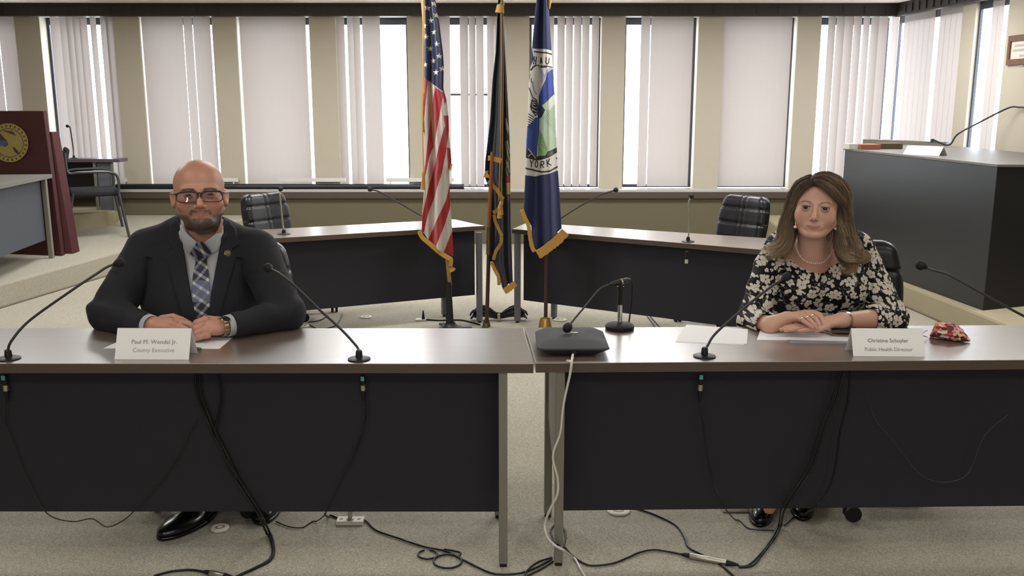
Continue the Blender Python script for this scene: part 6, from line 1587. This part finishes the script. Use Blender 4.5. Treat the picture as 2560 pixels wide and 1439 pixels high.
# ---- plates in the floor
m_plate = mat('ivory_plate', 'dad3c2', .5); m_pl2 = mat('grey_ring', '8b8678', .5)
def fplate(label, u, v, r):
    c = PZ(u, v, 0); t = thing('floor_outlet', label, 'floor outlet', tuple(c), 'round floor outlets')
    MB().lathe([(r, .001), (r, .006), (r * .9, .009), (r * .6, .009), (r * .58, .006)], c, 28).build('cover', m_plate, t)
    MB().lathe([(r * .5, .004), (r * .5, .0075), (r * .35, .0085)], c, 24).build('cap', m_pl2, t)
    MB().lathe([(r * .3, .005), (r * .28, .0095)], c, 20).build('lid', m_plate, t)
fplate('round ivory floor outlet beside the bald man\'s shoe', 550, 1321, .034)
fplate('round ivory floor outlet under the panel right of the speakerphone cable', 1546, 1278, .045)
fplate('round pale floor outlet under the rear table left of the striped flag', 915, 793, .045)
fplate('round pale floor outlet beside the brass foot of the blue flag', 1400, 800, .05)
fplate('round metal floor outlet just left of the chair casters behind the bald man', 757, 816, .045)
def fbox(label, u, v, w=.052, d_=.026, plug=True):
    c = PZ(u, v, 0); t = thing('floor_box', label, 'floor socket', tuple(c), 'rectangular floor sockets')
    MB().box(c.x - w, c.x + w, c.y - d_, c.y + d_, 0.001, .016).build('cover', m_plate, t, bevel=.003)
    for s in (-.034, .034): MB().lathe([(.006, .014), (.006, .0175)], (c.x + s, c.y, 0), 10).build('socket_hole', m_pl2, t)
    if plug:
        MB().lathe([(.014, .015), (.014, .02), (.009, .022), (.0085, .07)], c, 14).build('plug', m_steel, t); MB().lathe([(.007, .068), (.005, .11), (.004, .15)], c, 12).build('plug_boot', m_rubber, t)
fbox('white floor socket with an upright plug under the left table', 876, 1306)
fbox('white floor socket just left of the woman\'s shoe', 1836, 1273, plug=False)
c = PZ(1055, 800, 0)
t = thing('floor_box', 'flat white floor plate with a black connector beside the striped flag stand', 'floor socket', tuple(c), 'rectangular floor sockets')
MB().box(c.x - .045, c.x + .03, c.y - .03, c.y + .03, 0.001, .01).build('cover', m_plate, t, smooth=None)
MB().lathe([(.012, .009), (.012, .02), (.01, .03), (.004, .075)], c + Vector((.01, 0, 0)), 12).build('plug_boot', m_rubber, t)

# ---- cables. pixels -> points: 'f' on the floor, 'p' in front of the modesty panel
def cabpts(spec):
    out = []
    for s in spec:
        u, v = s[0], s[1]; k = s[2] if len(s) > 2 else 'p'
        if k == 'f': p = PZ(u, v, .005 if len(s) < 4 else s[3])
        elif k == 'p': p = PY(u, v, 3.035)
        else: p = PY(u, v, k)
        if p.z < .005: p = PZ(u, v, .005)
        out.append(p)
    return out
def cable(label, specs, r=.0035, m=None, group='cables around the front tables', name='cable', k=6):
    mb = MB()
    for sp_ in specs: mb.tube([Vector((q.x, q.y, max(q.z, r + .001))) for q in spline(cabpts(sp_), k)], r, 6)
    return tag(mb.build(name, m or m_cable, None, smooth=60), label, 'cable', group)
cable('thin cable hanging from the far left microphone and looping below the panel edge', [[(12, 1003), (16, 1060), (40, 1130), (75, 1210), (118, 1283), (180, 1303), (230, 1296), (265, 1316), (300, 1305), (332, 1280), (385, 1220), (435, 1160), (470, 1085), (492, 1045)]], .0022, mat('brown_cable', '2c201c', .5))
cable('thick dark cable bundle hanging down the left panel and curving across the carpet', [[(488, 938), (492, 985), (522, 1060), (545, 1110), (590, 1200), (640, 1275), (652, 1300, 3.08), (668, 1335, 'f'), (681, 1365, 'f'), (676, 1395, 'f'), (645, 1415, 'f'), (600, 1436, 'f')],
      [(500, 938), (503, 985), (532, 1062), (556, 1112), (600, 1200), (648, 1275), (660, 1300, 3.08), (676, 1335, 'f'), (685, 1368, 'f'), (678, 1398, 'f'), (640, 1419, 'f'), (590, 1441, 'f')], [(545, 938), (553, 985), (548, 1030), (538, 1075), (556, 1125), (592, 1195)]], .0042)
cable('thin microphone cable running down the panel from the microphone right of the bald man', [[(908, 985), (914, 1010), (913, 1050), (892, 1120), (850, 1205), (815, 1280), (808, 1290, 3.06), (790, 1303, 'f'), (755, 1318, 'f'), (720, 1315, 'f'), (690, 1303, 'f')]], .0026)
circ = lambda cx, cy, rx, ry, a0=0, a1=360, n=14: [(cx + rx * cos(radians(a0 + (a1 - a0) * i / n)), cy + ry * sin(radians(a0 + (a1 - a0) * i / n)), 'f') for i in range(n + 1)]
cable('black cable with two small loops snaking over the carpet under the left table', [[(812, 1284, 3.06), (820, 1292, 'f'), (845, 1294, 'f'), (880, 1295, 'f'), (912, 1300, 'f'), (940, 1325, 'f'), (1000, 1346, 'f'), (1060, 1366, 'f'), (1110, 1376, 'f'), (1150, 1395, 'f'), (1200, 1420, 'f'), (1240, 1434, 'f'), (1300, 1432, 'f'), (1345, 1416, 'f'), (1380, 1396, 'f')],
      [(1075, 1372, 'f')] + circ(1069, 1385, 24, 11, -70, 250), [(1110, 1372, 'f'), (1150, 1380, 'f')] + circ(1119, 1402, 35, 17, -40, 300), [(1380, 1393, 'f'), (1345, 1404, 'f'), (1318, 1425, 'f'), (1310, 1445, 'f')], [(1383, 1402, 'f'), (1355, 1420, 'f'), (1325, 1435, 'f'), (1305, 1446, 'f')]], .0036)
cable('black cable looped around the front leg of the right table to the silver connector', [[(1404, 1314, 'f'), (1413, 1330, 'f'), (1412, 1352, 'f'), (1404, 1374, 'f')],
      [(1385, 1312, 'f'), (1377, 1325, 'f'), (1381, 1345, 'f'), (1393, 1360, 2.88), (1407, 1368, 'f'), (1430, 1388, 'f'), (1455, 1405, 'f'), (1480, 1413, 'f'), (1530, 1408, 'f'), (1570, 1393, 'f'), (1600, 1380, 'f'), (1640, 1374, 'f'), (1705, 1385, 'f')]], .0036)
cable('double cable rising from the silver connector up the panel in front of the woman', [
      [(1845, 1414, 'f'), (1870, 1412, 'f'), (1900, 1385, 'f'), (1930, 1345, 'f'), (1946, 1315, 'f'), (1950, 1292, 3.1), (1958, 1262), (2018, 1172), (2048, 1080), (2080, 1000), (2100, 930)],
      [(1848, 1417, 'f'), (1882, 1412, 'f'), (1908, 1382, 'f'), (1938, 1342, 'f'), (1952, 1316, 'f'), (1957, 1290, 3.1), (1968, 1262), (2028, 1172), (2058, 1080), (2090, 1000), (2110, 930)]], .0036)
cable('thin cable dropping from the woman\'s microphone down the right panel to her shoe', [[(1748, 1006), (1758, 1060), (1765, 1115), (1780, 1195), (1812, 1268), (1840, 1300, 'f'), (1875, 1321, 'f'), (1935, 1325, 'f')]], .0024)
cable('black cable coming from under the right panel across the carpet to the bottom edge', [[(1585, 1268, 'f'), (1640, 1287, 'f'), (1690, 1313, 'f'), (1712, 1345, 'f'), (1722, 1368, 'f'), (1760, 1388, 'f'), (1800, 1410, 'f'), (1840, 1445, 'f')]], .0038)
cable('dark cable hanging down the right panel behind the name card to the woman\'s foot', [[(2125, 928), (2120, 1000), (2100, 1080), (2086, 1180), (2062, 1240), (2035, 1268), (2000, 1290, 'f'), (1960, 1312, 'f')]], .0034)
cable('thin looping cord sagging across the right panel', [[(2168, 985), (2190, 1050), (2240, 1110), (2295, 1180), (2340, 1203), (2390, 1200), (2425, 1175), (2460, 1090), (2520, 1035)]], .0018, mat('grey_cord', '3b3a3a', .5))
cable('white cable running from the speakerphone down the table leg and across the carpet', [[(1432, 886, 2.985), (1431, 893, 2.95), (1429, 905, 2.905), (1425, 935, 2.9), (1409, 1010, 2.9), (1401, 1080, 2.9), (1386, 1122, 2.9), (1383, 1150, 2.9), (1394, 1195, 2.895), (1393, 1235, 2.89), (1374, 1275, 2.9), (1362, 1310, 2.92), (1368, 1340, 2.9), (1387, 1362, 2.88), (1410, 1375, 2.87), (1432, 1394, 'f'), (1450, 1420, 'f'), (1466, 1446, 'f')]], .0042, mat('white_cable', 'd6d2ca', .4))
cable('short white cable tie tail on the speakerphone cable at the table edge', [[(1417, 902, 2.92), (1425, 903, 2.912), (1430, 909, 2.9)]], .0045, mat('white_cable', 'd6d2ca', .4), name='cable_tie')
# silver inline plugs on the floor
def inline(label, p0, p1, r=.0105):
    a, b = PZ(*p0, r), PZ(*p1, r); d = (b - a); L_ = d.length; d.normalize(); t = thing('cable_connector', label, 'cable connector', tuple((a + b) / 2), 'silver cable connectors')
    MB().tube([a - d * .012, a, a + d * .02], [.004, .0075, .0085], 12).build('boot', m_rubber, t)
    MB().tube([a + d * .018, a + d * .02, a + d * L_ * .5, a + d * L_ * .5 + d * .003, b - d * .03], [r * .9, r, r, r * .93, r * .93], 16).build('barrel', m_steel, t)
    MB().tube([b - d * .031, b - d * .01, b + d * .012], [r, .008, .004], 12).build('boot', m_rubber, t)
inline('long silver cable connector on the carpet in front of the right table', (1712, 1386), (1838, 1410))
inline('silver cable connector on the carpet at the bottom edge in front of the left table', (515, 1429), (580, 1443))
cable('dark cable at the bottom edge leading left from the silver connector', [[(385, 1439, 'f'), (430, 1427, 'f'), (480, 1424, 'f'), (515, 1430, 'f')]], .004)
def hangplug(label, u, v0, v1, tape=True):
    t = thing('cable_connector', label, 'cable connector', tuple(PY(u, v0, 3.03)), 'connectors hanging on the panels')
    a = PY(u, v0, 3.035); b = PY(u + 1, v1, 3.035); L_ = a.z - b.z
    MB().lathe([(.008, -L_ * .35), (.009, 0)], a, 12).build('boot', m_rubber, t)
    MB().lathe([(.0095, -L_ * .58), (.0095, -L_ * .36)], a, 14).build('barrel', m_steel, t)
    MB().lathe([(.003, -L_ * 1.0), (.007, -L_ * .8), (.009, -L_ * .58)], a, 12).build('boot', m_rubber, t)
    if tape: MB().box(a.x - .006, a.x + .006, a.y - .011, a.y - .008, a.z - .014, a.z + .002).build('tape', mat('teal_tape', '6fb5b0', .6), t, smooth=None)
hangplug('microphone connector hanging at the far left end of the left panel', 11, 938, 1003)
hangplug('microphone connector hanging on the left panel below the microphone right of the bald man', 907, 940, 1000)
hangplug('microphone connector hanging on the right panel below the woman\'s microphone', 1752, 936, 1003)
# rear coil of black cable between the angled tables, cords and odds
c = PZ(1240, 806, 0); t = thing('cable_coil', 'black cable coiled and tied on the floor between the angled tables behind the flags', 'cable', (c.x, c.y + .05, 0))
mb = MB()
for k in range(9):
    a_ = random.uniform(.8, 1.1); hgt = .02 + .05 * random.random(); ph = random.uniform(-.2, .2)
    pts = [(c.x + .02 + a_ * .20 * sin(q), c.y + .08 + .035 * sin(2 * q + ph) + .01 * k / 9, .010 + hgt * abs(sin(2 * q)) + .003 * k) for q in np.linspace(0, 2 * pi, 26)]
    mb.tube(pts, .006, 6)
mb.build('coils', m_cable, t); MB().tube([(c.x + .02, c.y + .03, .006), (c.x + .02, c.y + .05, .042), (c.x + .02, c.y + .11, .042), (c.x + .02, c.y + .13, .006)], .011, 8).build('tie', mat('straw_tie', 'a89468', .7), t)
cable('black cable from the floor plate to the coil behind the striped flag', [[(1066, 799, 'f'), (1100, 801, 'f'), (1150, 800, 'f'), (1180, 806, 'f'), (1200, 812, 'f')]], .006, group='cables under the rear tables')
cable('thin cables looping around the chair casters left of the flags', [[(775, 812, 'f'), (800, 822, 'f'), (840, 812, 'f'), (856, 785, 'f')], [(820, 788, 'f'), (800, 800, 'f'), (770, 805, 'f')]], .004, group='cables under the rear tables')
cable('thin cables on the carpet under the angled table right of the flags', [[(1618, 790, 'f'), (1632, 808, 'f'), (1640, 822, 'f')], [(1625, 790, 'f'), (1645, 812, 'f'), (1655, 822, 'f')]], .004, group='cables under the rear tables')
t = thing('cable_connector', 'small plug hanging on the right angled table panel below its microphone', 'cable connector', tuple(PY(1718, 625, 5.7)), 'connectors hanging on the panels')
pp = PY(1717, 628, 5.66); MB().lathe([(.009, -.05), (.009, 0)], pp, 12).build('boot', m_rubber, t); MB().lathe([(.0095, -.075), (.0095, -.05)], pp, 12).build('barrel', m_plate, t)
